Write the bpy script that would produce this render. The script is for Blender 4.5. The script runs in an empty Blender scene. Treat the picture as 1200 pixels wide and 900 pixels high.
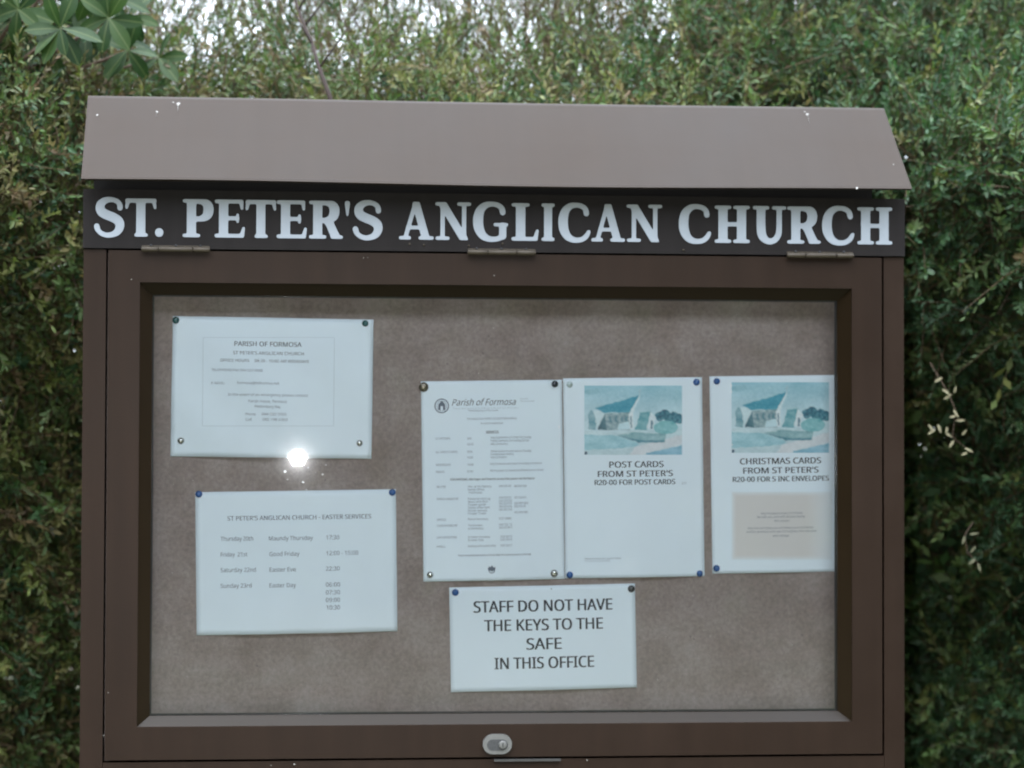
import bpy, bmesh, math, random
import numpy as np
from mathutils import Vector, Matrix

random.seed(7)
RNG = np.random.default_rng(11)
scene = bpy.context.scene
COL = scene.collection

# ------------------------------------------------------------------ camera
F_PX, Z0 = 2600.0, 1.08            # focal length for a 1200 px wide frame; height of the door's lower edge
YAW, PITCH, ROLL = 0.08417581, 0.02576984, 0.002995
CAM = np.array([0.31834915, -3.3, 0.46899745 + Z0])
cy, sy, cp, sp = math.cos(YAW), math.sin(YAW), math.cos(PITCH), math.sin(PITCH)
FWD = np.array([sy * cp, cy * cp, sp])
_r = np.array([cy, -sy, 0.0]); _u = np.cross(_r, FWD)
RIGHT = _r * math.cos(ROLL) + _u * math.sin(ROLL)
UP = -_r * math.sin(ROLL) + _u * math.cos(ROLL)
cd = bpy.data.cameras.new('camera')
cd.sensor_width = 36.0
cd.lens = 36.0 * F_PX / 1200.0
cd.clip_start, cd.clip_end = 0.05, 3000.0
cd.dof.use_dof = True              # the photograph is slightly out of focus
cd.dof.focus_distance = 2.85
cd.dof.aperture_fstop = 5.4
cam = bpy.data.objects.new('camera', cd); COL.objects.link(cam)
m = Matrix.Identity(4)
for i in range(3):
    m[i][0], m[i][1], m[i][2], m[i][3] = RIGHT[i], UP[i], -FWD[i], CAM[i]
cam.matrix_world = m
scene.camera = cam


def at(px, py, Y):
    """point of the upright plane at depth Y seen at that spot of the photograph"""
    d = (px - 600) / F_PX * RIGHT - (py - 450) / F_PX * UP + FWD
    return CAM + d * ((Y - CAM[1]) / d[1])


# ------------------------------------------------------------------ world, sun, exposure
world = bpy.data.worlds.new('World'); scene.world = world
world.use_nodes = True
nt = world.node_tree; nt.nodes.clear()
N = nt.nodes.new
out = N('ShaderNodeOutputWorld'); bg = N('ShaderNodeBackground')
sky = N('ShaderNodeTexSky'); sky.sky_type = 'NISHITA'; sky.sun_disc = False
sky.sun_elevation = math.radians(62); sky.sun_rotation = math.radians(200)
sky.air_density = 1.0; sky.dust_density = 3.0
bg.inputs['Strength'].default_value = 0.1
# even cloud cover: the usual overcast sky, three times brighter overhead than at the horizon
tc = N('ShaderNodeTexCoord'); sep = N('ShaderNodeSeparateXYZ')
nt.links.new(tc.outputs['Generated'], sep.inputs[0])
mr = N('ShaderNodeMapRange'); mr.inputs['From Min'].default_value = 0.0; mr.inputs['From Max'].default_value = 1.0
mr.inputs['To Min'].default_value = 9.5; mr.inputs['To Max'].default_value = 27.0
nt.links.new(sep.outputs['Z'], mr.inputs['Value'])
cl = N('ShaderNodeVectorMath'); cl.operation = 'SCALE'; cl.inputs[0].default_value = (0.91, 1.0, 1.12)
nt.links.new(mr.outputs[0], cl.inputs['Scale'])
mx = N('ShaderNodeMix'); mx.data_type = 'RGBA'; mx.inputs['Factor'].default_value = 0.88
nt.links.new(sky.outputs[0], mx.inputs['A']); nt.links.new(cl.outputs[0], mx.inputs['B'])
nt.links.new(mx.outputs['Result'], bg.inputs['Color']); nt.links.new(bg.outputs[0], out.inputs['Surface'])

sd = bpy.data.lights.new('sun', 'SUN'); sd.energy = 0.5; sd.angle = math.radians(40); sd.color = (1.0, 0.97, 0.92)
sun = bpy.data.objects.new('sun', sd); COL.objects.link(sun)
el, az = math.radians(62), math.radians(200)
sdir = Vector((math.sin(az) * math.cos(el), math.cos(az) * math.cos(el), math.sin(el)))
sun.rotation_euler = sdir.to_track_quat('Z', 'Y').to_euler(); sun.location = (0, -4, 8)

vs = scene.view_settings
scene.display_settings.display_device = 'sRGB'
vs.view_transform = 'Standard'; vs.look = 'None'; vs.exposure = 1.74; vs.gamma = 1.0; vs.use_curve_mapping = False
scene.cycles.max_bounces = 8
scene.cycles.transparent_max_bounces = 16
scene.cycles.caustics_reflective = False
scene.cycles.caustics_refractive = False


# ------------------------------------------------------------------ materials
def mat(name, base, rough=0.5, metal=0.0, noise=None, bump=None, spec=0.5, var=0.15, coat=0.0, rvar=0.0):
    m = bpy.data.materials.new(name); m.use_nodes = True
    t = m.node_tree; b = t.nodes['Principled BSDF']
    b.inputs['Base Color'].default_value = (*base, 1)
    b.inputs['Roughness'].default_value = rough
    b.inputs['Metallic'].default_value = metal
    b.inputs['Specular IOR Level'].default_value = spec
    b.inputs['Coat Weight'].default_value = coat
    co = t.nodes.new('ShaderNodeTexCoord')
    if noise:
        n = t.nodes.new('ShaderNodeTexNoise'); n.inputs['Scale'].default_value = noise
        n.inputs['Detail'].default_value = 6; n.inputs['Roughness'].default_value = 0.65
        t.links.new(co.outputs['Object'], n.inputs['Vector'])
        r = t.nodes.new('ShaderNodeMapRange')
        r.inputs['From Min'].default_value = 0.25; r.inputs['From Max'].default_value = 0.75
        r.inputs['To Min'].default_value = 1 - var; r.inputs['To Max'].default_value = 1 + var
        t.links.new(n.outputs['Fac'], r.inputs['Value'])
        v = t.nodes.new('ShaderNodeVectorMath'); v.operation = 'SCALE'; v.inputs[0].default_value = base
        t.links.new(r.outputs[0], v.inputs['Scale']); t.links.new(v.outputs[0], b.inputs['Base Color'])
        if rvar:
            q = t.nodes.new('ShaderNodeMapRange')
            q.inputs['From Min'].default_value = 0.3; q.inputs['From Max'].default_value = 0.7
            q.inputs['To Min'].default_value = rough - rvar; q.inputs['To Max'].default_value = rough + rvar
            t.links.new(n.outputs['Fac'], q.inputs['Value']); t.links.new(q.outputs[0], b.inputs['Roughness'])
    if bump:
        n2 = t.nodes.new('ShaderNodeTexNoise'); n2.inputs['Scale'].default_value = bump[0]; n2.inputs['Detail'].default_value = 5
        t.links.new(co.outputs['Object'], n2.inputs['Vector'])
        bp = t.nodes.new('ShaderNodeBump'); bp.inputs['Strength'].default_value = bump[1]
        bp.inputs['Distance'].default_value = bump[2]
        t.links.new(n2.outputs['Fac'], bp.inputs['Height']); t.links.new(bp.outputs[0], b.inputs['Normal'])
    return m


M = {}
M['frame'] = mat('brown_painted_metal', (0.0185, 0.0108, 0.0072), 0.46, spec=0.12, noise=7, var=0.12, bump=(260, 0.25, 0.0004), rvar=0.06)
M['fascia'] = mat('dark_brown_panel', (0.0125, 0.0105, 0.0105), 0.6, spec=0.13, noise=9, var=0.12, bump=(300, 0.2, 0.0004), rvar=0.05)
M['hood'] = mat('sky_lightened_hood_paint', (0.0245, 0.0162, 0.0110), 0.55, spec=0.15, noise=2.2, var=0.16, bump=(30, 0.12, 0.002), rvar=0.06)  # brown paint with the sky's sheen put into a lighter base colour
M['inner'] = mat('dark_cabinet_inside', (0.012, 0.011, 0.011), 0.7, noise=10, spec=0.15)
M['bead'] = mat('bronze_glazing_bead', (0.011, 0.0065, 0.003), 0.25, noise=12, var=0.1, spec=0.16)
M['bead_dark'] = mat('glazing_gasket', (0.02, 0.02, 0.022), 0.6)
M['hinge'] = mat('tarnished_bronze', (0.045, 0.035, 0.024), 0.5, metal=0.3, noise=60, var=0.25)
M['chrome'] = mat('worn_chrome', (0.13, 0.13, 0.125), 0.45, metal=0.35, noise=120, var=0.18)
M['recess'] = mat('dark_recess', (0.035, 0.036, 0.038), 0.5, noise=300, var=0.5)  # dark mottled grey of the keyway plate
M['steel'] = mat('dull_steel', (0.07, 0.07, 0.07), 0.4, metal=0.6, noise=70)
M['letter'] = mat('white_vinyl', (0.285, 0.318, 0.362), 0.5, noise=30, var=0.09)
M['ink'] = mat('black_print', (0.03, 0.034, 0.045), 0.8)
M['ink2'] = mat('grey_print', (0.14, 0.165, 0.215), 0.8)
M['ink3'] = mat('faint_print', (0.33, 0.37, 0.42), 0.8)
M['dropping'] = mat('bird_lime', (0.25, 0.24, 0.225), 0.8)
M['dust'] = mat('dust_fleck', (0.8, 0.8, 0.8), 0.8)
M['wood'] = mat('shrub_bark', (0.10, 0.065, 0.045), 0.85, noise=40, var=0.3, bump=(120, 0.5, 0.002))
M['dark_bark'] = mat('dark_bark', (0.030, 0.018, 0.014), 0.85, noise=60, var=0.3)
M['card'] = mat('cream_card', (0.66, 0.60, 0.56), 0.7, noise=8, var=0.03)
M['flash_body'] = mat('black_plastic', (0.03, 0.03, 0.03), 0.5)


def streaks(m, lo=0.93, hi=1.10):
    t = m.node_tree; b = t.nodes['Principled BSDF']; src = b.inputs['Base Color'].links[0].from_socket
    co = t.nodes.new('ShaderNodeTexCoord'); mp = t.nodes.new('ShaderNodeMapping'); mp.inputs['Scale'].default_value = (38, 2.5, 2.5)
    n = t.nodes.new('ShaderNodeTexNoise'); n.inputs['Scale'].default_value = 1.0; n.inputs['Detail'].default_value = 5
    t.links.new(co.outputs['Object'], mp.inputs[0]); t.links.new(mp.outputs[0], n.inputs['Vector'])
    r = t.nodes.new('ShaderNodeMapRange'); r.inputs['From Min'].default_value = 0.3; r.inputs['From Max'].default_value = 0.7
    r.inputs['To Min'].default_value = lo; r.inputs['To Max'].default_value = hi
    t.links.new(n.outputs['Fac'], r.inputs['Value'])
    v = t.nodes.new('ShaderNodeVectorMath'); v.operation = 'SCALE'
    t.links.new(src, v.inputs[0]); t.links.new(r.outputs[0], v.inputs['Scale']); t.links.new(v.outputs[0], b.inputs['Base Color'])


streaks(M['hood'], .965, 1.05); streaks(M['fascia'], .85, 1.15); streaks(M['frame'], .9, 1.1)


def emit(name, col, s):
    m = bpy.data.materials.new(name); m.use_nodes = True
    t = m.node_tree; t.nodes.clear()
    e = t.nodes.new('ShaderNodeEmission'); e.inputs[0].default_value = (*col, 1); e.inputs[1].default_value = s
    o = t.nodes.new('ShaderNodeOutputMaterial'); t.links.new(e.outputs[0], o.inputs[0])
    return m


def paper_mat():
    m = mat('white_paper', (0.75, 0.85, 0.935), 0.6, noise=6, var=0.035, bump=(18, 0.15, 0.004))
    return m


M['paper'] = paper_mat()


def pin_mat(name, c, r=0.25, metal=0.0):
    return mat(name, c, r, metal, coat=0.4)


M['pin_blue'] = pin_mat('blue_pin_plastic', (0.03, 0.10, 0.30))
M['pin_green'] = pin_mat('green_pin_plastic', (0.01, 0.075, 0.08))
M['pin_black'] = pin_mat('black_pin_plastic', (0.015, 0.015, 0.03))
M['pin_silver'] = pin_mat('silver_pin_metal', (0.5, 0.5, 0.48), 0.22, 0.9)
M['pin_brass'] = pin_mat('dark_brass_pin', (0.17, 0.15, 0.12), 0.3, 0.8)
M['pin_clear'] = pin_mat('pale_pin_plastic', (0.50, 0.60, 0.62))
M['pin_grey'] = pin_mat('grey_pin_plastic', (0.06, 0.06, 0.07))


def felt():
    m = bpy.data.materials.new('grey_brown_felt'); m.use_nodes = True
    t = m.node_tree; b = t.nodes['Principled BSDF']; b.inputs['Roughness'].default_value = 0.95
    b.inputs['Specular IOR Level'].default_value = 0.15
    co = t.nodes.new('ShaderNodeTexCoord')

    def nz(s, d):
        n = t.nodes.new('ShaderNodeTexNoise'); n.inputs['Scale'].default_value = s; n.inputs['Detail'].default_value = d
        n.inputs['Roughness'].default_value = 0.7
        t.links.new(co.outputs['Object'], n.inputs['Vector']); return n
    a = nz(9, 7); f = nz(150, 4); g = nz(330, 2)
    r1 = t.nodes.new('ShaderNodeValToRGB'); e = r1.color_ramp.elements
    e[0].position = 0.36; e[0].color = (0.235, 0.188, 0.172, 1); e[1].position = 0.64; e[1].color = (0.330, 0.282, 0.268, 1)
    t.links.new(a.outputs['Fac'], r1.inputs[0])
    mr = t.nodes.new('ShaderNodeMapRange'); mr.inputs['From Min'].default_value = 0.28; mr.inputs['From Max'].default_value = 0.72
    mr.inputs['To Min'].default_value = 0.78; mr.inputs['To Max'].default_value = 1.22
    t.links.new(f.outputs['Fac'], mr.inputs['Value'])
    v = t.nodes.new('ShaderNodeVectorMath'); v.operation = 'SCALE'
    t.links.new(r1.outputs[0], v.inputs[0]); t.links.new(mr.outputs[0], v.inputs['Scale'])
    sp = t.nodes.new('ShaderNodeMapRange'); sp.inputs['From Min'].default_value = 0.66; sp.inputs['From Max'].default_value = 0.76
    sp.inputs['To Max'].default_value = 0.6
    t.links.new(g.outputs['Fac'], sp.inputs['Value'])
    mix = t.nodes.new('ShaderNodeMix'); mix.data_type = 'RGBA'; mix.inputs['B'].default_value = (0.58, 0.53, 0.50, 1)
    t.links.new(sp.outputs[0], mix.inputs['Factor']); t.links.new(v.outputs[0], mix.inputs['A'])
    t.links.new(mix.outputs['Result'], b.inputs['Base Color'])
    bp = t.nodes.new('ShaderNodeBump'); bp.inputs['Strength'].default_value = 0.5; bp.inputs['Distance'].default_value = 0.001
    t.links.new(f.outputs['Fac'], bp.inputs['Height']); t.links.new(bp.outputs[0], b.inputs['Normal'])
    return m


M['felt'] = felt()


def glass():
    m = bpy.data.materials.new('window_glass'); m.use_nodes = True
    t = m.node_tree; t.nodes.clear()
    o = t.nodes.new('ShaderNodeOutputMaterial'); tr = t.nodes.new('ShaderNodeBsdfTransparent')
    tr.inputs[0].default_value = (0.985, 0.99, 0.99, 1)
    g = t.nodes.new('ShaderNodeBsdfGlossy'); g.inputs['Roughness'].default_value = 0.0
    g2 = t.nodes.new('ShaderNodeBsdfGlossy'); g2.inputs['Roughness'].default_value = 0.075
    lw = t.nodes.new('ShaderNodeFresnel'); lw.inputs['IOR'].default_value = 1.45
    mg = t.nodes.new('ShaderNodeMixShader'); mg.inputs[0].default_value = 0.012   # thin film of dust spreads a bright reflection
    t.links.new(g.outputs[0], mg.inputs[1]); t.links.new(g2.outputs[0], mg.inputs[2])
    mm = t.nodes.new('ShaderNodeMixShader'); t.links.new(lw.outputs[0], mm.inputs[0])
    t.links.new(tr.outputs[0], mm.inputs[1]); t.links.new(mg.outputs[0], mm.inputs[2])
    t.links.new(mm.outputs[0], o.inputs[0])
    return m


M['glass'] = glass()


def leaf_mat(name, trans=0.22, rough=0.5):
    m = bpy.data.materials.new(name); m.use_nodes = True
    t = m.node_tree; b = t.nodes['Principled BSDF']; b.inputs['Roughness'].default_value = rough
    b.inputs['Specular IOR Level'].default_value = 0.35
    a = t.nodes.new('ShaderNodeAttribute'); a.attribute_name = 'tint'
    t.links.new(a.outputs['Color'], b.inputs['Base Color'])
    tl = t.nodes.new('ShaderNodeBsdfTranslucent')
    sc = t.nodes.new('ShaderNodeVectorMath'); sc.operation = 'MULTIPLY'; sc.inputs[1].default_value = (1.3, 1.5, 0.8)
    t.links.new(a.outputs['Color'], sc.inputs[0]); t.links.new(sc.outputs[0], tl.inputs[0])
    mx = t.nodes.new('ShaderNodeMixShader'); mx.inputs[0].default_value = trans
    t.links.new(b.outputs[0], mx.inputs[1]); t.links.new(tl.outputs[0], mx.inputs[2])
    t.links.new(mx.outputs[0], t.nodes['Material Output'].inputs[0])
    return m


M['leaf'] = leaf_mat('small_leaf')


def broad_leaf_mat(name, c1, c2):
    m = bpy.data.materials.new(name); m.use_nodes = True
    t = m.node_tree; b = t.nodes['Principled BSDF']; b.inputs['Roughness'].default_value = 0.55; b.inputs['Specular IOR Level'].default_value = 0.3
    co = t.nodes.new('ShaderNodeTexCoord'); n = t.nodes.new('ShaderNodeTexNoise'); n.inputs['Scale'].default_value = 45
    t.links.new(co.outputs['Object'], n.inputs['Vector'])
    oi = t.nodes.new('ShaderNodeObjectInfo'); ad = t.nodes.new('ShaderNodeMath'); ad.operation = 'MULTIPLY_ADD'
    ad.inputs[1].default_value = 0.8; t.links.new(oi.outputs['Random'], ad.inputs[0])
    hf = t.nodes.new('ShaderNodeMath'); hf.operation = 'MULTIPLY_ADD'; hf.inputs[1].default_value = 0.8; hf.inputs[2].default_value = -0.3
    t.links.new(n.outputs['Fac'], hf.inputs[0]); t.links.new(hf.outputs[0], ad.inputs[2])
    r = t.nodes.new('ShaderNodeValToRGB'); r.color_ramp.elements[0].color = (*c1, 1); r.color_ramp.elements[1].color = (*c2, 1)
    t.links.new(ad.outputs[0], r.inputs[0]); t.links.new(r.outputs[0], b.inputs['Base Color'])
    sx = t.nodes.new('ShaderNodeSeparateXYZ'); ab = t.nodes.new('ShaderNodeMath'); ab.operation = 'ABSOLUTE'
    lt = t.nodes.new('ShaderNodeMapRange'); lt.inputs['From Min'].default_value = 0.0004; lt.inputs['From Max'].default_value = 0.0012
    lt.inputs['To Min'].default_value = 0.75; lt.inputs['To Max'].default_value = 0.0
    t.links.new(co.outputs['Object'], sx.inputs[0]); t.links.new(sx.outputs['X'], ab.inputs[0]); t.links.new(ab.outputs[0], lt.inputs['Value'])
    rb = t.nodes.new('ShaderNodeMix'); rb.data_type = 'RGBA'; rb.inputs['B'].default_value = (0.11, 0.14, 0.05, 1)
    t.links.new(lt.outputs[0], rb.inputs['Factor']); t.links.new(r.outputs[0], rb.inputs['A']); t.links.new(rb.outputs['Result'], b.inputs['Base Color'])
    tl = t.nodes.new('ShaderNodeBsdfTranslucent'); t.links.new(r.outputs[0], tl.inputs[0])
    mx = t.nodes.new('ShaderNodeMixShader'); mx.inputs[0].default_value = 0.3
    t.links.new(b.outputs[0], mx.inputs[1]); t.links.new(tl.outputs[0], mx.inputs[2])
    t.links.new(mx.outputs[0], t.nodes['Material Output'].inputs[0])
    return m


M['broad'] = broad_leaf_mat('broad_leaf', (0.007, 0.028, 0.006), (0.030, 0.066, 0.012))
M['broad_rib'] = mat('leaf_rib', (0.16, 0.20, 0.09), 0.6)
M['pale_leaf'] = mat('pale_dry_leaf', (0.22, 0.20, 0.12), 0.8, noise=60, var=0.15)


# ------------------------------------------------------------------ helpers
def tag(o, label=None, cat=None, group=None, kind=None):
    if label: o['label'] = label
    if cat: o['category'] = cat
    if group: o['group'] = group
    if kind: o['kind'] = kind
    return o


def empty(name, loc, **k):
    o = bpy.data.objects.new(name, None); COL.objects.link(o); o.location = loc
    o.empty_display_size = 0.05
    return tag(o, **k)


def link(name, me, material, parent=None, smooth=False):
    if material and not me.materials: me.materials.append(material)
    o = bpy.data.objects.new(name, me); COL.objects.link(o)
    if parent:
        o.parent = parent
        w = Vector((0, 0, 0)); p = parent
        while p: w += p.location; p = p.parent
        if not me.get('local'): me.transform(Matrix.Translation(-w)); me['local'] = 1
    if smooth:
        for p in me.polygons: p.use_smooth = True
    return o


def bm_me(bm, name):
    bmesh.ops.recalc_face_normals(bm, faces=bm.faces[:])
    me = bpy.data.meshes.new(name); bm.to_mesh(me); bm.free(); return me


def prism(bm, poly, y0, y1):
    """poly in (x, z), extruded from y0 (front) to y1"""
    a = [bm.verts.new((x, y0, z)) for x, z in poly]; b = [bm.verts.new((x, y1, z)) for x, z in poly]
    bm.faces.new(a); bm.faces.new(b[::-1])
    n = len(poly)
    for i in range(n): bm.faces.new((a[i], b[i], b[(i + 1) % n], a[(i + 1) % n]))


def bevel(bm, w, seg=2):
    e = [x for x in bm.edges if x.calc_face_angle(0) > 0.5]
    bmesh.ops.recalc_face_normals(bm, faces=bm.faces[:])
    bmesh.ops.bevel(bm, geom=e, offset=w, segments=seg, affect='EDGES', profile=0.6)


def box(name, x0, x1, y0, y1, z0, z1, material, parent, bw=0.0012):
    bm = bmesh.new(); prism(bm, [(x0, z0), (x1, z0), (x1, z1), (x0, z1)], y0, y1)
    if bw: bevel(bm, bw)
    return link(name, bm_me(bm, name), material, parent)


def tube(bm, pts, radii, seg=6):
    rings = []
    for i, p in enumerate(pts):
        p = Vector(p); t = (Vector(pts[min(i + 1, len(pts) - 1)]) - Vector(pts[max(i - 1, 0)])).normalized()
        u = t.cross(Vector((0.3, 1, 0.2))).normalized(); v = t.cross(u)
        rings.append([bm.verts.new(p + (u * math.cos(a) + v * math.sin(a)) * radii[i])
                      for a in [2 * math.pi * k / seg for k in range(seg)]])
    for a, b in zip(rings, rings[1:]):
        for k in range(seg): bm.faces.new((a[k], a[(k + 1) % seg], b[(k + 1) % seg], b[k]))
    bm.faces.new(rings[0][::-1]); bm.faces.new(rings[-1])


# ------------------------------------------------------------------ ground
def ground():
    n = 90; s = np.sign(np.linspace(-1, 1, n)) * np.abs(np.linspace(-1, 1, n)) ** 3 * 1500
    X, Y = np.meshgrid(s, s); Z = -0.0 * X
    near = np.exp(-(X ** 2 + Y ** 2) / 900)
    Z = Z - 0.03 * (1 - near) + 0.012 * near * np.sin(X * 3.1 + Y * 1.7)
    v = np.stack([X, Y, Z], -1).reshape(-1, 3)
    f = [(j * n + i, j * n + i + 1, (j + 1) * n + i + 1, (j + 1) * n + i) for j in range(n - 1) for i in range(n - 1)]
    me = bpy.data.meshes.new('ground'); me.from_pydata(v.tolist(), [], f)
    m = bpy.data.materials.new('worn_lawn'); m.use_nodes = True
    t = m.node_tree; b = t.nodes['Principled BSDF']; b.inputs['Roughness'].default_value = 0.95
    co = t.nodes.new('ShaderNodeTexCoord'); a = t.nodes.new('ShaderNodeTexNoise'); a.inputs['Scale'].default_value = 1.3
    a.inputs['Detail'].default_value = 9; t.links.new(co.outputs['Object'], a.inputs['Vector'])
    r = t.nodes.new('ShaderNodeValToRGB'); e = r.color_ramp.elements
    e[0].position = 0.38; e[0].color = (0.055, 0.07, 0.03, 1); e[1].position = 0.62; e[1].color = (0.13, 0.11, 0.075, 1)
    t.links.new(a.outputs['Fac'], r.inputs[0]); t.links.new(r.outputs[0], b.inputs['Base Color'])
    bp = t.nodes.new('ShaderNodeBump'); bp.inputs['Distance'].default_value = 0.02
    t.links.new(a.outputs['Fac'], bp.inputs['Height']); t.links.new(bp.outputs[0], b.inputs['Normal'])
    o = link('ground', me, m); tag(o, kind='structure')


ground()

# ------------------------------------------------------------------ notice board
DW, DH = 1.15877, 0.74845                     # door
XL, XR = -0.0365, DW + 0.0345                 # cabinet sides
ZB, ZT = Z0 - 0.075, None
fz0 = (at(100, 290.5, 0)[2] + at(1055, 300.5, 0)[2]) / 2      # lower edge of name panel
fz1 = (at(100, 222.5, 0)[2] + at(1055, 232.5, 0)[2]) / 2      # upper edge
GAP = 0.0035
nb = empty('notice_board', (DW / 2, 0.06, 0), label='brown metal church notice board with glazed door and sloping hood in front of the hedge', cat='notice board')

zt = fz0 - 0.0015
box('side_stile', XL, -GAP, 0.001, 0.02, ZB, zt, M['frame'], nb)
box('side_stile', DW + GAP, XR, 0.001, 0.02, ZB, zt, M['frame'], nb)
box('bottom_rail', -GAP + 0.0006, DW + GAP - 0.0006, 0.001, 0.02, ZB, Z0 - GAP, M['frame'], nb)
# box of the cabinet
box('side_wall', XL + 0.002, XL + 0.012, 0.021, 0.135, ZB, fz1 - 0.002, M['frame'], nb)
box('side_wall', XR - 0.012, XR - 0.002, 0.021, 0.135, ZB, fz1 - 0.002, M['frame'], nb)
box('back_panel', XL + 0.013, XR - 0.013, 0.125, 0.134, ZB + 0.001, fz1 - 0.003, M['frame'], nb)
box('cabinet_floor', XL + 0.013, XR - 0.013, 0.021, 0.124, ZB + 0.001, ZB + 0.012, M['frame'], nb)
box('cabinet_top', XL + 0.013, XR - 0.013, 0.004, 0.124, fz1 - 0.013, fz1 - 0.003, M['inner'], nb)
for px in (0.10, DW - 0.10):
    box('post', px - 0.03, px + 0.03, 0.135, 0.195, -0.25, fz1 - 0.02, M['frame'], nb, 0.003)
# name panel and its letters
npn = box('name_panel', XL - 0.0008, XR + 0.0008, -0.003, 0.018, fz0, fz1, M['fascia'], nb, 0.0012)
npn['label'] = 'dark name panel lettered ST. PETER\'S ANGLICAN CHURCH in white'

# hood: two sheets with a folded lip, open at the ends, on an inset ridge box
hy0, hy1 = -0.05, 0.10
a, b, c, d = at(95, 212, hy0), at(1069, 221, hy0), at(103, 112, hy1), at(1036, 128, hy1)
hx0, hx1, hz0 = a[0], b[0], (a[2] + b[2]) / 2
tx0, tx1, hz1 = c[0], d[0], (c[2] + d[2]) / 2
T = 0.003
hood = bpy.data.objects.new('hood', None)


def hood_sheet():
    bm = bmesh.new()
    nx = 40
    rows = [(hy0 + 0.010, hz0 - 0.001, 0), (hy0, hz0, 0), (hy0 + 0.004, hz0 + 0.0042, 0.03), (hy0 + 0.0045, hz0 + (0.0045) / (hy1 - hy0) * (hz1 - hz0) , 0.03), (hy0 + 0.5 * (hy1 - hy0), 0.5 * (hz0 + hz1), .5), (hy1 - 0.003, hz1 - 0.003, .98),
            (hy1 + 0.003, hz1 + 0.0008, 1), (hy1 + 0.009, hz1 - 0.003, .98), (2 * hy1 - hy0, hz0, 0.0)]
    g = []
    for (y, z, k) in rows:
        r = []
        for i in range(nx + 1):
            u = i / nx
            x = (hx0 + (tx0 - hx0) * k) * (1 - u) + (hx1 + (tx1 - hx1) * k) * u
            dent = 0.0018 * math.sin(u * 7.3 + 0.6) * (1 if y < hy0 + 0.012 else 0.3)
            r.append(bm.verts.new((x, y, z + dent)))
        g.append(r)
    for p, q in zip(g, g[1:]):
        for i in range(nx): bm.faces.new((p[i], p[i + 1], q[i + 1], q[i]))
    bmesh.ops.recalc_face_normals(bm, faces=bm.faces[:])
    bmesh.ops.solidify(bm, geom=bm.faces[:], thickness=0.002)
    return bm_me(bm, 'hood')


hood = link('hood', hood_sheet(), M['hood'], nb)
hood['label'] = 'sloping grey brown metal hood with a few bird droppings'
ib0, ib1 = at(110, 217, 0.02)[0], at(1022, 226, 0.02)[0]
bm = bmesh.new()
k = (hz1 - hz0) / (hy1 - hy0)
sec = [(0.02, fz1 - 0.002), (0.02, hz0 + (0.07) * k - 0.006), (hy1, hz1 - 0.008), (0.18, hz0 + 0.07 * k - 0.006), (0.18, fz1 - 0.002)]
aa = [bm.verts.new((ib0, y, z)) for y, z in sec]; bb = [bm.verts.new((ib1, y, z)) for y, z in sec]
bm.faces.new(aa); bm.faces.new(bb[::-1])
for i in range(5): bm.faces.new((aa[i], bb[i], bb[(i + 1) % 5], aa[(i + 1) % 5]))
link('hood_support', bm_me(bm, 'hood_support'), M['inner'], nb)


def blob(bm, cx, cz, r, y, n=9, sx=1.0, th=0.0006, slope=0.0):
    """thin irregular drop on a face; slope = dy/dz of the surface"""
    top = []; bot = []
    for i in range(n):
        a = 2 * math.pi * i / n; q = r * random.uniform(0.6, 1.2)
        x, z = cx + q * math.cos(a) * sx, cz + q * math.sin(a)
        bot.append(bm.verts.new((x, y + (z - cz) * slope, z)))
        top.append(bm.verts.new((cx + (x - cx) * .7, y + (z - cz) * .7 * slope - th, cz + (z - cz) * .7 + th * .5)))
    bm.faces.new(top)
    for i in range(n): bm.faces.new((bot[i], bot[(i + 1) % n], top[(i + 1) % n], top[i]))


# bird droppings on the slope of the hood
for px, py, r, tail in [(114, 135, .0022, 0), (184, 131, .0020, .008), (209, 122, .0030, .014), (203, 120, .0015, 0), (946, 134, .0024, .016), (943, 131, .0016, 0), (1047, 193, .0012, 0), (1004, 220, .003, 0)]:
    # depth on the sloping sheet that is seen there
    best = min(np.linspace(hy0, hy1, 400), key=lambda Y: abs(at(px, py, Y)[2] - (hz0 + (Y - hy0) * k)))
    p = at(px, py, best)
    bm = bmesh.new(); blob(bm, p[0], p[2], r, best - 0.0008, slope=1 / k)
    if tail:
        for j in range(1, 5):
            dz = -tail * j / 4
            blob(bm, p[0] + random.uniform(-.0006, .0006), p[2] + dz, r * (0.42 - .05 * j), best - 0.0008 + dz / k, n=6, slope=1 / k)
    link('bird_dropping', bm_me(bm, 'bird_dropping'), M['dropping'], hood)

# ---- door: four mitred rails, four glazing beads, pane, lock
door = empty('door', (0, 0, 0)); door.parent = nb; door.location = Vector((DW / 2, 0, Z0)) - nb.location
D0x, D1x, D0z, D1z = 0.0, DW, Z0, Z0 + DH


def avg(i, *p): return sum(q[i] for q in p) / len(p)


O_L = avg(0, at(163.8, 331, 0), at(160.5, 851, 0)); O_R = avg(0, at(998, 338, 0), at(998.7, 847, 0))
O_T = avg(2, at(164, 330.8, 0), at(998, 338, 0)); O_B = avg(2, at(160, 850.5, 0), at(998.7, 847, 0))
YG = 0.020
I_L = avg(0, at(179, 346, YG), at(175.5, 839, YG)); I_R = avg(0, at(981.5, 352, YG), at(979.5, 833, YG))
I_T = avg(2, at(179, 346.5, YG), at(981, 352, YG)); I_B = avg(2, at(175, 838.5, YG), at(979, 832.7, YG))
rails = [[(D0x, D1z), (D1x, D1z), (O_R, O_T), (O_L, O_T)], [(D1x, D1z), (D1x, D0z), (O_R, O_B), (O_R, O_T)],
         [(D1x, D0z), (D0x, D0z), (O_L, O_B), (O_R, O_B)], [(D0x, D0z), (D0x, D1z), (O_L, O_T), (O_L, O_B)]]
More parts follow.
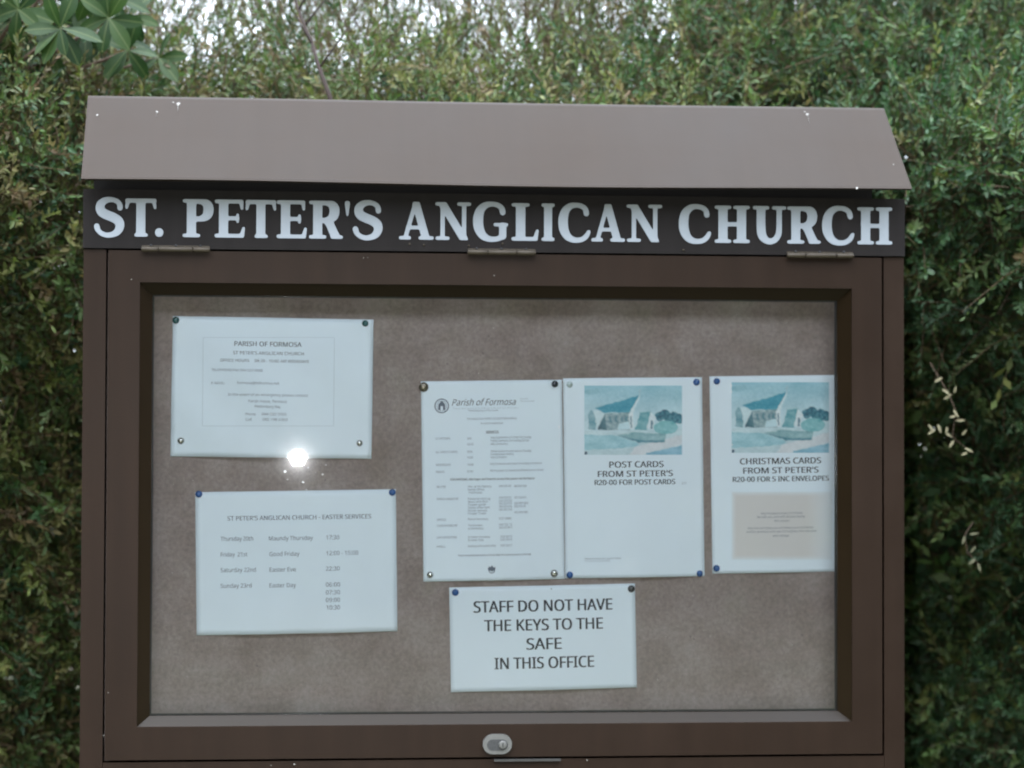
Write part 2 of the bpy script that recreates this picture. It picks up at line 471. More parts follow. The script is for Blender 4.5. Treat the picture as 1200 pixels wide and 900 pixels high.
for r in rails:
    cxx = sum(p[0] for p in r) / 4; czz = sum(p[1] for p in r) / 4
    bm = bmesh.new(); prism(bm, r, -0.001, 0.024); bevel(bm, 0.0007, 2)
    link('door_rail', bm_me(bm, 'door_rail'), M['frame'], door)
oc = [(O_L, O_T), (O_R, O_T), (O_R, O_B), (O_L, O_B)]; ic = [(I_L, I_T), (I_R, I_T), (I_R, I_B), (I_L, I_B)]
for i in range(4):
    j = (i + 1) % 4
    bm = bmesh.new()
    P = [(oc[i], 0.0022), (oc[j], 0.0022), (ic[j], YG - 0.004), (ic[i], YG - 0.004), (ic[i], YG + .001), (ic[j], YG + .001), (oc[j], YG + .001), (oc[i], YG + .001)]
    v = [bm.verts.new((q[0], y, q[1])) for q, y in P]
    for f in ((0, 1, 2, 3), (3, 2, 5, 4), (4, 5, 6, 7), (7, 6, 1, 0), (0, 3, 4, 7), (1, 6, 5, 2)): bm.faces.new([v[q] for q in f])
    bevel(bm, 0.0006, 1)
    link('glazing_bead', bm_me(bm, 'glazing_bead'), M['bead'], door)
bm = bmesh.new()
prism(bm, [(I_L - .008, I_B - .008), (I_R + .008, I_B - .008), (I_R + .008, I_T + .008), (I_L - .008, I_T + .008)], YG + 0.0015, YG + 0.0045)
pane = link('glass_pane', bm_me(bm, 'glass_pane'), M['glass'], door)
pane['label'] = 'clear glass pane mirroring a round white flash near the upper left paper'
# gasket behind the glass edge
for x0, x1, z0_, z1_ in [(I_L - .012, I_L + .0015, I_B - .01, I_T + .01), (I_R - .0015, I_R + .012, I_B - .01, I_T + .01),
                         (I_L + .0016, I_R - .0016, I_T - .0015, I_T + .01), (I_L + .0016, I_R - .0016, I_B - .01, I_B + .002)]:
    box('gasket', x0, x1, YG + 0.005, YG + 0.009, z0_, z1_, M['bead_dark'], door, 0)
bm = bmesh.new()
for _ in range(46):
    x_, z_ = random.uniform(I_L + .03, I_R - .03), random.uniform(I_B + .03, I_T - .05)
    blob(bm, x_, z_, random.uniform(.0006, .0011), 0.060 - .0001, n=6, th=.0002)
o = link('old_pin_holes', bm_me(bm, 'old_pin_holes'), M['bead_dark'], nb); o['kind'] = 'stuff'
# dust flecks on the glass
bm = bmesh.new()
fl = [(326, 528, 1.0), (334, 553, 1.6), (337, 562, .8), (355, 565, 1.4), (378, 556, 1.0), (318, 510, .7), (340, 508, .9), (318, 485, 1.0), (361, 548, .8), (382, 545, .7),
      (300, 534, .8), (359, 574, .8), (366, 527, .8), (333, 497, .6), (452, 592, .5), (655, 500, 1.2), (656, 510, .7), (857, 452, 1.3), (857, 459, 1.0), (858, 521, .8), (667, 577, .8)]
for px, py, s in fl:
    p = at(px, py, YG + 0.0015); blob(bm, p[0], p[2], 0.0012 * s, YG + 0.0013, n=6)
for _ in range(60):
    blob(bm, random.uniform(I_L + .02, I_R - .02), random.uniform(I_B + .02, I_T - .02), random.uniform(.0002, .0005), YG + .0013, n=5)
o = link('dust_flecks', bm_me(bm, 'dust_flecks'), M['dust'], door); o['kind'] = 'stuff'
# paint chips on the door and frame
bm = bmesh.new()
for px, py, s in [(154, 327.5, 1.1), (426, 302.5, .9), (579, 323, 1), (688, 891, 1.1), (126.5, 812, .9), (121.5, 862, .9), (431, 302, .6), (318, 897, 1), (345, 896, 1.4)]:
    p = at(px, py, -0.001); blob(bm, p[0], p[2], 0.0011 * s, -0.0011, n=6)
o = link('paint_chips', bm_me(bm, 'paint_chips'), M['dropping'], door); o['kind'] = 'stuff'


def stadium(cx, cz, w, h, n=10):
    r = h / 2; L = w / 2 - r; out = []
    for i in range(n + 1): a = -math.pi / 2 + math.pi * i / n; out.append((cx + L + r * math.cos(a), cz + r * math.sin(a)))
    for i in range(n + 1): a = math.pi / 2 + math.pi * i / n; out.append((cx - L + r * math.cos(a), cz + r * math.sin(a)))
    return out


lp = at(582.8, 872, -0.004)
lock = bpy.data.objects.new('lock', None)
bm = bmesh.new(); prism(bm, stadium(lp[0], lp[2], 0.0435, 0.0295), -0.0065, -0.0005)
bevel(bm, 0.0012, 2)
lock = link('lock', bm_me(bm, 'lock'), M['chrome'], door)
lock['label'] = 'oval chrome lock plate with key cylinder'
bm = bmesh.new(); prism(bm, stadium(lp[0], lp[2] - .001, 0.031, 0.0165), -0.0070, -0.0055); bevel(bm, 0.0004, 1)
link('keyway_recess', bm_me(bm, 'keyway_recess'), M['recess'], lock)
bm = bmesh.new(); bmesh.ops.create_cone(bm, cap_ends=True, segments=24, radius1=0.0064, radius2=0.0056, depth=0.004,
                                       matrix=Matrix.Translation((lp[0] + .0078, -0.0085, lp[2] - .0005)) @ Matrix.Rotation(math.pi / 2, 4, 'X'))
bevel(bm, 0.0006, 2)
link('key_cylinder', bm_me(bm, 'key_cylinder'), M['chrome'], lock, True)
box('key_slot', lp[0] + .0072, lp[0] + .0084, -0.0112, -0.0100, lp[2] - .004, lp[2] + .003, M['bead_dark'], lock, 0)
s0, s1 = at(579, 890, 0), at(657, 890, 0)
box('strike_strip', s0[0], s1[0], -0.0045, 0.0005, (s0[2] + s1[2]) / 2 - .0022, (s0[2] + s1[2]) / 2 + .0012, M['steel'], nb, 0.0006)

# ---- hinges: a leaf and three knuckles each
for (x0, x1) in ((165.5, 246.5), (547.5, 628), (921.5, 1000)):
    cpx = (x0 + x1) / 2
    yy = 292.3 + (cpx - 205) * (299.5 - 292.3) / (961 - 205)
    p0, p1 = at(x0, yy, -0.006), at(x1, yy, -0.006)
    z = avg(2, p0, p1); L = p1[0] - p0[0]
    bm = bmesh.new(); prism(bm, [(p0[0] + .001, z - .001), (p1[0] - .001, z - .001), (p1[0] - .001, z + .006), (p0[0] + .001, z + .006)], -0.0046, -0.0030); bevel(bm, .0004, 1)
    h = link('hinge', bm_me(bm, 'hinge'), M['hinge'], nb)
    cuts = [0, .25, .75, 1.0] if x0 < 500 else ([0, .3, .72, 1.0] if x0 < 900 else [0, .28, .74, 1.0])
    for q, r in zip(cuts, cuts[1:]):
        bm = bmesh.new()
        bmesh.ops.create_cone(bm, cap_ends=True, segments=16, radius1=.0042, radius2=.0042, depth=L * (r - q) - .0008,
                              matrix=Matrix.Translation((p0[0] + L * (q + r) / 2, -0.0075, z)) @ Matrix.Rotation(math.pi / 2, 4, 'Y'))
        bevel(bm, .0006, 1)
        link('knuckle', bm_me(bm, 'knuckle'), M['hinge'], h, True)
    for q in (.14, .5, .86):
        bm = bmesh.new()
        bmesh.ops.create_uvsphere(bm, u_segments=10, v_segments=6, radius=.0022, matrix=Matrix.Translation((p0[0] + L * q, -0.0046, z + .0052 + random.uniform(0, .0006))))
        link('screw', bm_me(bm, 'screw'), M['bead_dark'], h, True)
for px, py in ((480, 289), (497, 290), (801, 296), (589, 288.5), (549.5, 291)):
    p = at(px, py - 3, -0.004)
    bm = bmesh.new(); bmesh.ops.create_uvsphere(bm, u_segments=10, v_segments=6, radius=.0018, matrix=Matrix.Translation((p[0], -0.0033, p[2])))
    link('rivet', bm_me(bm, 'rivet'), M['hinge'], npn, True)

# ---- felt covered back board
YB = 0.060
box('pin_board', XL + 0.014, XR - 0.014, YB, YB + 0.012, ZB + 0.014, fz0 - 0.002, M['felt'], nb, 0)['label'] = 'grey brown felt pin board behind the glass'
box('cabinet_lining', 0.004, 0.016, 0.026, YB - 0.001, Z0 + .004, D1z - .004, M['inner'], nb, 0)
box('cabinet_lining', DW - 0.016, DW - 0.004, 0.026, YB - 0.001, Z0 + .004, D1z - .004, M['inner'], nb, 0)
box('cabinet_lining', 0.0165, DW - 0.0165, 0.026, YB - 0.001, D1z - .016, D1z - .004, M['inner'], nb, 0)
box('cabinet_lining', 0.0165, DW - 0.0165, 0.026, YB - 0.001, Z0 + .004, Z0 + .016, M['inner'], nb, 0)

# ------------------------------------------------------------------ letters of the name panel
TH, TN, SE = 0.118, 0.052, 0.046


def glyph(ch):
    """strokes as (points, radii); returns strokes, overshoot flag"""
    S = []

    def st(pts, r):
        if not isinstance(r, (list, tuple)): r = [r] * len(pts)
        S.append((pts, list(r)))
    top, bot = 1 - SE, SE

    def foot(x0, x1): st([(x0, bot), (x1, bot)], SE)
    def head(x0, x1): st([(x0, top), (x1, top)], SE)
    def stem(x, r=TH, y0=0.02, y1=0.98): st([(x, y0 - .1), (x, y1 + .1)], r)
    ov = False
    if ch == 'T':
        stem(.42, y1=.9); foot(.30, .56); st([(.07, .945), (.77, .945)], .055)
        st([(.085, .95), (.05, .76)], [.055, .036]); st([(.755, .95), (.79, .76)], [.055, .036])
    elif ch in 'PR':
        stem(.25); head(.07, .4); foot(.07, .43)
        st([(.3, .945), (.47, .945), (.60, .91), (.67, .83), (.685, .72), (.66, .60), (.58, .52), (.46, .485), (.3, .48)],
           [.055, .058, .085, .11, .115, .108, .082, .058, .052])
        if ch == 'R':
            st([(.44, .47), (.56, .40), (.70, .08), (.72, .0)], [.06, .105, .112, .1]); foot(.68, .86)
    elif ch in 'EL':
        stem(.25)
        if ch == 'E':
            st([(.07, .95), (.70, .95)], .05); st([(.70, .95), (.72, .77)], [.055, .035])
            st([(.3, .51), (.60, .51)], .052); st([(.61, .42), (.61, .60)], .034)
            st([(.07, .05), (.72, .05)], .05); st([(.72, .05), (.765, .25)], [.06, .036])
        else:
            head(.07, .43); st([(.07, .05), (.62, .05)], .05); st([(.62, .05), (.67, .27)], [.06, .036])
    elif ch == 'I':
        stem(.2); head(.05, .35); foot(.05, .35)
    elif ch == 'H':
        stem(.24); stem(.72); head(.07, .41); foot(.07, .41); head(.55, .89); foot(.55, .89)
        st([(.24, .5), (.72, .5)], .055)
    elif ch == 'U':
        head(.05, .43); head(.60, .92)
        st([(.24, 1.1), (.24, .42), (.27, .22), (.36, .10), (.50, .05), (.64, .10), (.73, .22), (.76, .42), (.76, 1.1)],
           [TH, TH, .11, .085, .068, .070, .072, .072, .072])
        ov = 1
    elif ch == 'N':
        st([(.2, -.1), (.2, 1.1)], .06); st([(.80, .1), (.80, 1.1)], .06); st([(.17, 1.0), (.80, .02)], .108)
        head(.04, .24); foot(.05, .35); head(.65, .95)
    elif ch == 'A':
        st([(.45, .98), (.15, .0)], .058); st([(.47, .93), (.76, -.02)], .108); st([(.24, .32), (.62, .32)], .048)
        foot(.03, .28); foot(.58, .92)
    elif ch in 'CG':
        st([(.80, .74), (.77, .86), (.66, .94), (.50, .965), (.34, .93), (.21, .81), (.155, .64), (.145, .48), (.17, .31), (.26, .14), (.40, .05),
            (.54, .03), (.68, .055), (.80, .14), (.87, .26)],
           [.070, .058, .056, .055, .075, .10, .118, .122, .118, .095, .070, .056, .056, .056, .045])
        if ch == 'G':
            S.pop()
            st([(.80, .74), (.77, .86), (.66, .94), (.50, .965), (.34, .93), (.21, .81), (.155, .64), (.145, .48), (.17, .31), (.26, .14), (.40, .05),
                (.54, .03), (.68, .05), (.80, .12)], [.070, .058, .056, .055, .075, .10, .118, .122, .118, .095, .070, .056, .056, .06])
            st([(.80, .38), (.80, .12)], .095); st([(.60, .42), (.90, .42)], .045)
        ov = 1
    elif ch == 'S':
        st([(.66, .74), (.65, .84), (.58, .92), (.44, .965), (.28, .94), (.17, .85), (.145, .74), (.20, .63), (.34, .555), (.50, .49), (.625, .40), (.66, .27),
            (.60, .13), (.48, .055), (.34, .03), (.20, .07), (.10, .16), (.065, .27)],
           [.062, .052, .052, .055, .072, .09, .10, .108, .11, .11, .108, .098, .082, .062, .055, .052, .052, .066])
        ov = 1
    elif ch == '.':
        st([(.12, .115), (.125, .115)], .115)
    elif ch == "'":
        st([(.09, .93), (.09, .64)], [.085, .035])
    return S, ov


def contours(D, xs, ys):
    """closed contours of D = 0 by marching squares"""
    seg = {}
    ny, nx = D.shape

    def ip(a, b):   # a, b grid nodes
        (j0, i0), (j1, i1) = a, b
        d0, d1 = D[j0, i0], D[j1, i1]; t = d0 / (d0 - d1)
        return (xs[i0] + (xs[i1] - xs[i0]) * t, ys[j0] + (ys[j1] - ys[j0]) * t)
    pts = {}
    nxt = {}
    ins = D < 0
    for j in range(ny - 1):
        row = ins[j:j + 2]
        for i in np.nonzero(row[:, :-1].any(0) | row[:, 1:].any(0))[0]:
            n = [(j, i), (j, i + 1), (j + 1, i + 1), (j + 1, i)]
            b = [ins[q] for q in n]
            if all(b) or not any(b): continue
            ent, ext = [], []
            for k in range(4):
                p, q = n[k], n[(k + 1) % 4]
                if ins[p] != ins[q]:
                    key = (min(p, q), max(p, q)); pts[key] = ip(*key)
                    (ext if ins[p] else ent).append(key)
            for s, e in zip(ext, ent): nxt[s] = e
    loops = []
    while nxt:
        s = next(iter(nxt)); lp_ = []; cur = s
        while cur in nxt:
            lp_.append(pts[cur]); cur = nxt.pop(cur)
        if len(lp_) > 8: loops.append(lp_)
    return loops


def glyph_mesh(ch, w, h, ov):
    S, o = glyph(ch)
    xs = np.linspace(-.15, 1.15, 118); ys = np.linspace(-.06, 1.06, 102)
    X, Y = np.meshgrid(xs, ys); D = np.full(X.shape, 9.0)
    for pts, rad in S:
        if len(pts) > 4:      # round the curved strokes
            P = np.array([list(p) + [w_] for p, w_ in zip(pts, rad)]); E = np.vstack([2 * P[0] - P[1], P, 2 * P[-1] - P[-2]]); Q_ = []
            for i in range(1, len(E) - 2):
                a0, a1, a2, a3 = E[i - 1:i + 3]
                for t in np.arange(6) / 6: Q_.append(.5 * (2 * a1 + (a2 - a0) * t + (2 * a0 - 5 * a1 + 4 * a2 - a3) * t * t + (3 * a1 - a0 - 3 * a2 + a3) * t ** 3))
            Q_.append(P[-1]); pts = [(q[0], q[1]) for q in Q_]; rad = [q[2] for q in Q_]
        for (p, q, r0, r1) in zip(pts, pts[1:], rad, rad[1:]):
            dx, dy = q[0] - p[0], q[1] - p[1]; L2 = dx * dx + dy * dy + 1e-9
            t = np.clip(((X - p[0]) * dx + (Y - p[1]) * dy) / L2, 0, 1)
            d = np.hypot(X - p[0] - t * dx, Y - p[1] - t * dy) - (r0 + (r1 - r0) * t)
            kk = .025; hh = np.clip(.5 + .5 * (D - d) / kk, 0, 1)
            D = D * (1 - hh) + d * hh - kk * hh * (1 - hh)
    e = .018 if ov else 0.0
    if ov == 0 or ch == 'U':
        D = np.maximum(D, Y - 1.0)
        if ch != 'U': D = np.maximum(D, -Y)
    loops = contours(D, xs, ys)
    x0 = min(p[0] for l in loops for p in l); x1 = max(p[0] for l in loops for p in l)
    cu = bpy.data.curves.new('glyph', 'CURVE'); cu.dimensions = '2D'; cu.fill_mode = 'BOTH'
    for l in loops:
        n = len(l); sm = [((l[i - 1][0] + 2 * l[i][0] + l[(i + 1) % n][0]) / 4, (l[i - 1][1] + 2 * l[i][1] + l[(i + 1) % n][1]) / 4) for i in range(n)]
        for _ in range(5): sm = [((sm[i - 1][0] + 2 * sm[i][0] + sm[(i + 1) % n][0]) / 4, (sm[i - 1][1] + 2 * sm[i][1] + sm[(i + 1) % n][1]) / 4) for i in range(n)]
        sp_ = cu.splines.new('POLY'); sp_.points.add(len(sm) - 1); sp_.use_cyclic_u = True
        for i, (x, y) in enumerate(sm): sp_.points[i].co = ((x - x0) / (x1 - x0) * w, y * h, 0, 1)
    cu.extrude = 0.0004
    ob = bpy.data.objects.new('glyph', cu); me = bpy.data.meshes.new_from_object(ob)
    bpy.data.objects.remove(ob)
    return me


LET = [('S', 110, 145.5), ('T', 146.5, 183), ('.', 181.6, 191.3), ('P', 213.8, 250), ('E', 251.3, 287), ('T', 287.5, 323.5), ('E', 324, 359.5), ('R', 362, 401.8),
       ("'", 403.9, 410), ('S', 413.3, 448.3), ('A', 467.5, 508.3), ('N', 510, 552), ('G', 554.3, 595.5), ('L', 599.3, 631.3), ('I', 634.5, 650), ('C', 654.3, 692),
       ('A', 693, 732.5), ('N', 734.3, 776), ('C', 795.5, 833.3), ('H', 837.5, 878.8), ('U', 882.3, 921.5), ('R', 922.6, 961.8), ('C', 963.5, 1001.3), ('H', 1004.8, 1045.8)]
base_z = avg(2, at(146, 276.6, -.004), at(1045, 287.2, -.004)); cap_z = avg(2, at(146, 232.2, -.004), at(1045, 243.4, -.004))
for ch, x0, x1 in LET:
    ym = 280
    a0, a1 = at(x0, ym, -.004)[0], at(x1, ym, -.004)[0]
    me = glyph_mesh(ch, a1 - a0, cap_z - base_z, glyph(ch)[1])
    me.transform(Matrix.Translation((a0, -0.0034, base_z)) @ Matrix.Rotation(math.pi / 2, 4, 'X'))
    link('letter', me, M['letter'], npn)


# ------------------------------------------------------------------ papers
FONT = None
try:      # the plain sans that ships with Blender, else its built-in one
    import os
    for _n in ('NotoSansMath-Regular.woff2',):
        _p = os.path.join(bpy.utils.resource_path('LOCAL'), 'datafiles', 'fonts', _n)
        if os.path.exists(_p): FONT = bpy.data.fonts.load(_p)
except Exception:
    FONT = None


def text_mesh(s, bold=0.0, shear=0.0):
    cu = bpy.data.curves.new('t', 'FONT'); cu.body = s; cu.size = 1.0; cu.resolution_u = 2; cu.shear = shear
    if FONT: cu.font = FONT
    ob = bpy.data.objects.new('t', cu); me = bpy.data.meshes.new_from_object(ob); bpy.data.objects.remove(ob); bpy.data.curves.remove(cu)
    n = len(me.vertices); v = np.empty(n * 3, 'f'); me.vertices.foreach_get('co', v); v = v.reshape(-1, 3)
    f = [tuple(p.vertices) for p in me.polygons]; bpy.data.meshes.remove(me)
    return v[:, :2].astype(float), f


_cap = text_mesh('H')[0][:, 1].max()


class Paper:
    def __init__(s, name, corners, label, cat, Y, wave, mt=None, group='papers pinned inside the notice board', nx=36):
        P = [at(px, py, Y) for px, py in corners]; s.Y = Y
        s.o = sum(P) / 4
        eu = (P[1] - P[0] + P[2] - P[3]) / 2; ev = (P[0] - P[3] + P[1] - P[2]) / 2
        ang = (math.atan2(eu[2], eu[0]) + math.atan2(-ev[0], ev[2])) / 2
        s.eu = np.array([math.cos(ang), 0, math.sin(ang)]); s.ev = np.array([-math.sin(ang), 0, math.cos(ang)])
        s.w, s.h = np.linalg.norm(eu), np.linalg.norm(ev); s.wave = wave
        s.root = empty(name, tuple(s.o), label=label, cat=cat, group=group)
        ny = int(nx * s.h / s.w); V = []; Fs = []
        for j in range(ny + 1):
            for i in range(nx + 1): V.append(s.pt((i / nx - .5) * s.w, (j / ny - .5) * s.h, 0))
        for j in range(ny):
            for i in range(nx): a = j * (nx + 1) + i; Fs.append((a, a + 1, a + nx + 2, a + nx + 1))
        me = bpy.data.meshes.new('sheet'); me.from_pydata(V, [], Fs)
        s.sheet = link('sheet', me, mt or M['paper'], s.root, True)
        md = s.sheet.modifiers.new('thickness', 'SOLIDIFY'); md.thickness = 0.0002; md.offset = -1
        s.layers = {}

    def pt(s, u, v, lift):
        U, V = u / s.w + .5, v / s.h + .5
        return tuple(s.o + s.eu * u + s.ev * v + np.array([0, -(s.wave(U, V) + lift), 0]))

    def loc(s, px, py):
        d = at(px, py, s.Y) - s.o; return float(d @ s.eu), float(d @ s.ev)

    def text(s, st, x0, x1, yb, cap, ink='ink', bold=0.0, shear=0.0):
        key = (ink, st) if cap >= 4.8 else ink
        v, f = text_mesh(st, bold, shear)
        u0, vb = s.loc(x0, yb); u1, _ = s.loc(x1, yb)
        mn, mxx = v[:, 0].min(), v[:, 0].max()
        sx = (u1 - u0) / (mxx - mn); sz = cap / 788.0 / _cap
        L = s.layers.setdefault(key, ([], []))
        for q in ((-1, 1) if bold else (0,)):      # heavy print: struck twice, a touch apart
            n0 = len(L[0]); e = q * min(bold, .02) * cap / 788.0 * 1.9
            L[0].extend(s.pt(u0 + (x - mn) * sx + e, vb + y * sz, 0.0004 + .00006 * q) for x, y in v)
            L[1].extend(tuple(i + n0 for i in p) for p in f)

    def poly(s, pts, ink='ink', lift=.0004):
        """flat printed shape, photo coordinates"""
        L = s.layers.setdefault(ink, ([], [])); n0 = len(L[0])
        L[0].extend(s.pt(*s.loc(*p), lift) for p in pts); L[1].append(tuple(range(n0, n0 + len(pts))))

    def ring(s, cx, cy, r, t, ink='ink2', n=28):
        for i in range(n):
            a, b = 2 * math.pi * i / n, 2 * math.pi * (i + 1) / n
            s.poly([(cx + q * math.cos(w), cy + q * math.sin(w)) for q, w in ((r, a), (r, b), (r - t, b), (r - t, a))], ink)

    def hline(s, x0, x1, y, t, ink='ink3'):
        s.poly([(x0, y), (x1, y), (x1, y + t), (x0, y + t)], ink)

    def picture(s, x0, y0, x1, y1, img, name, lift=.0005):
        """printed picture: a fine sheet with printed colour per point"""
        H, W_ = img.shape[:2]; V = []; Fs = []
        for j in range(H):
            for i in range(W_): V.append(s.pt(*s.loc(x0 + (x1 - x0) * i / (W_ - 1), y0 + (y1 - y0) * j / (H - 1)), lift))
        for j in range(H - 1):
            for i in range(W_ - 1): a = j * W_ + i; Fs.append((a, a + 1, a + W_ + 1, a + W_))
        me = bpy.data.meshes.new(name); me.from_pydata(V, [], Fs)
        at_ = me.color_attributes.new('tint', 'FLOAT_COLOR', 'POINT')
        at_.data.foreach_set('color', np.concatenate([img.reshape(-1, 3), np.ones((H * W_, 1))], 1).ravel().astype('f'))
        return link(name, me, M['print'], s.root)

    def done(s):
        for ink, (V, Fs) in s.layers.items():
            me = bpy.data.meshes.new('print'); me.from_pydata(V, [], Fs)
            if isinstance(ink, tuple): link('text_line' if ink[1] not in ('crest', 'emblem', 'ruled_line') else ink[1], me, M[ink[0]], s.root)
            else: link('small_print', me, M[ink], s.root)['kind'] = 'stuff'


pm = bpy.data.materials.new('printed_picture'); pm.use_nodes = True
_b = pm.node_tree.nodes['Principled BSDF']; _b.inputs['Roughness'].default_value = .5
_a = pm.node_tree.nodes.new('ShaderNodeAttribute'); _a.attribute_name = 'tint'
pm.node_tree.links.new(_a.outputs['Color'], _b.inputs['Base Color']); M['print'] = pm

YP = YB - 0.0006
S_ = math.sin
gr = 'papers pinned inside the notice board'
p1 = Paper('notice_sheet', [(202.5, 370), (437.5, 375), (435.5, 538), (200, 534.5)],
           'landscape white parish office notice with green pins, highest on the left of the board', 'paper', YP,
           lambda u, v: .0012 + .009 * abs(S_(math.pi * u)) * (0.35 + .65 * S_(math.pi * v)) + .0045 * S_(6 * u + 4 * v) ** 2 * S_(math.pi * v) + .005 * (1 - v) ** 3 * S_(math.pi * u) ** 2)
p1.text('PARISH OF FORMOSA', 275, 353.5, 405.5, 5.4, bold=.008)
p1.text("ST PETER'S ANGLICAN CHURCH", 273.5, 356, 415.4, 3.8)
p1.text('OFFICE HOURS     08:30 - 10:00 AM WEEKDAYS', 258.5, 362, 424, 3.4)
p1.text('TELEPHONE/FAX 044 533 0088', 248, 308, 435, 3.0, 'ink2')
p1.text('E-MAIL:', 248, 264, 450.3, 3.0, 'ink2'); p1.text('formosa@telkomsa.net', 278, 327.5, 450.3, 3.2, 'ink2')
p1.text('In the event of an emergency please contact', 267.5, 361, 463.8, 3.2, 'ink2')
p1.text('Parish House, Formosa', 291.5, 336, 471.7, 3.2, 'ink2'); p1.text('Plettenberg Bay', 299, 329, 477.8, 3, 'ink2')
p1.text('Phone', 288, 300, 486.7, 3, 'ink2'); p1.text('044 533 5555', 307, 336, 486.7, 3, 'ink2')
p1.text('Cell', 288, 295, 493, 3, 'ink2'); p1.text('082 198 6363', 308, 337, 493, 3, 'ink2')
M['ink4'] = mat('very_faint_print', (0.55, 0.63, 0.69), 0.8)
RL = ('ink4', 'ruled_line')
for y in (395.5, 499):
    for q in range(16): p1.hline(238 + 9.6 * q, 247.6 + 9.6 * q, y, .5, RL)
for x in (238, 391.5):
    for q in range(10): p1.poly([(x - .08 * q, 396 + 10.3 * q), (x + .6 - .08 * q, 396 + 10.3 * q), (x + .52 - .08 * q, 406.3 + 10.3 * q), (x - .08 - .08 * q, 406.3 + 10.3 * q)], RL)
p1.done()

p2 = Paper('notice_sheet', [(229, 577), (463.5, 573), (466, 740), (230.2, 744)],
           'landscape white Easter services timetable, lowest paper on the left', 'paper', YP,
           lambda u, v: .0010 + .006 * S_(math.pi * u) ** 2 * (1 - .3 * v) + .0035 * (1 - v) ** 3 * abs(S_(2 * math.pi * u)))
p2.text("ST PETER'S ANGLICAN CHURCH - EASTER SERVICES", 266.7, 435, 610, 5.1, 'ink2', bold=.012)
for c, (xa, xb, yb) in {'Thursday 20th': (258.7, 296.7, 633.9), 'Maundy Thursday': (315.3, 366.7, 633.2), '17:30': (382.5, 397.5, 632),
                        'Friday  21st': (258.7, 290, 652.3), 'Good Friday': (316, 351, 651.5), '12:00 - 15:00': (382.5, 419.7, 650.5),
                        'Saturday 22nd': (258.7, 300, 670.5), 'Easter Eve': (316, 346.7, 669.8), '22:30': (382, 398, 668.5),
                        'Sunday 23rd': (258.7, 295, 688.9), 'Easter Day': (316, 347, 688.2), '06:00': (382, 398.5, 687.2), '07:30': (382, 398.3, 696.2),
                        '09:00': (382, 398.3, 705.2), '10:30': (382.8, 398.3, 713.9)}.items():
    p2.text(c, xa, xb, yb, 4.9, 'ink2', bold=.004)
p2.done()

p3 = Paper('notice_sheet', [(492.5, 447), (658.3, 445), (661.8, 679), (496.8, 681.2)],
           'portrait white letterhead sheet of closely typed service times, left of the post cards notice', 'paper', YP,
           lambda u, v: .0008 + .0035 * S_(math.pi * u) ** 2 + .0015 * (1 - v) ** 4 * S_(math.pi * u))
CR = ('ink2', 'crest'); p3.ring(517.6, 475.7, 8.6, 1.3, CR); p3.ring(517.6, 475.7, 6.0, .5, CR)
for q in ([(513.5, 480.5), (513.5, 474), (517.6, 469.5), (521.7, 474), (521.7, 480.5), (519, 480.5), (519, 476), (516.2, 476), (516.2, 480.5)],): p3.poly(q, CR)
p3.text('Parish of Formosa', 529.4, 604.5, 475.4, 7.6, 'ink', shear=.35)
p3.text('. T h e  A n g l i c a n  C h u r c h  o f  S t  P e t e r .', 529, 609, 479.8, 1.8, 'ink3')
p3.text('Plettenberg Bay and Surrounds', 549, 583.5, 482.2, 1.9, 'ink2')
p3.text('P O Box 200', 609, 618, 468, 1.5, 'ink3'); p3.text('Plettenberg Bay 6600', 609, 626, 470.8, 1.5, 'ink3')
p3.text('THE ANGLICAN CHURCH OF SOUTHERN AFRICA', 546.7, 605.4, 492.2, 2.5, 'ink2'); p3.text('A warm welcome', 563, 589, 497.3, 2.5, 'ink2', shear=.2)
p3.text('SERVICES', 569.3, 583.8, 508, 3.2, 'ink', bold=.015)


def Q(x, y): return 490 + x / 7.06, 445 + y / 7.06
def Q2(x, y): return 490 + x / 7.06, 560 + y / 7.06


rows = [("ST PETER'S", 145, 265, 497), ('08:00', 405, 440, 495), ('09:30', 405, 455, 543), ('Holy Communion at St Peter first Sunday', 600, 935, 487), ('Family Eucharist and Sunday School', 600, 915, 513), ('Holy Communion', 600, 740, 540),
        ('ALL SAINTS CHAPEL', 145, 328, 608), ('08:00', 405, 448, 604), ('10:00', 405, 452, 652), ('Parish Eucharist every second Sunday', 600, 935, 600), ('Evening prayer monthly', 600, 790, 625), ('Holy Communion', 600, 730, 650),
        ('WEDNESDAYS', 148, 268, 714), ('10:00', 405, 455, 711), ('Holy Communion with prayers for healing in the church', 595, 1020, 704),
        ('FRIDAYS', 150, 217, 772), ('07:00', 405, 455, 768), ('Morning prayer and intercessions followed by tea in the hall', 595, 1035, 760)]
for t_, xa, xb, yb in rows: p3.text(t_, Q(xa, 0)[0], Q(xb, 0)[0], Q(0, yb)[1], 2.6, 'ink2')
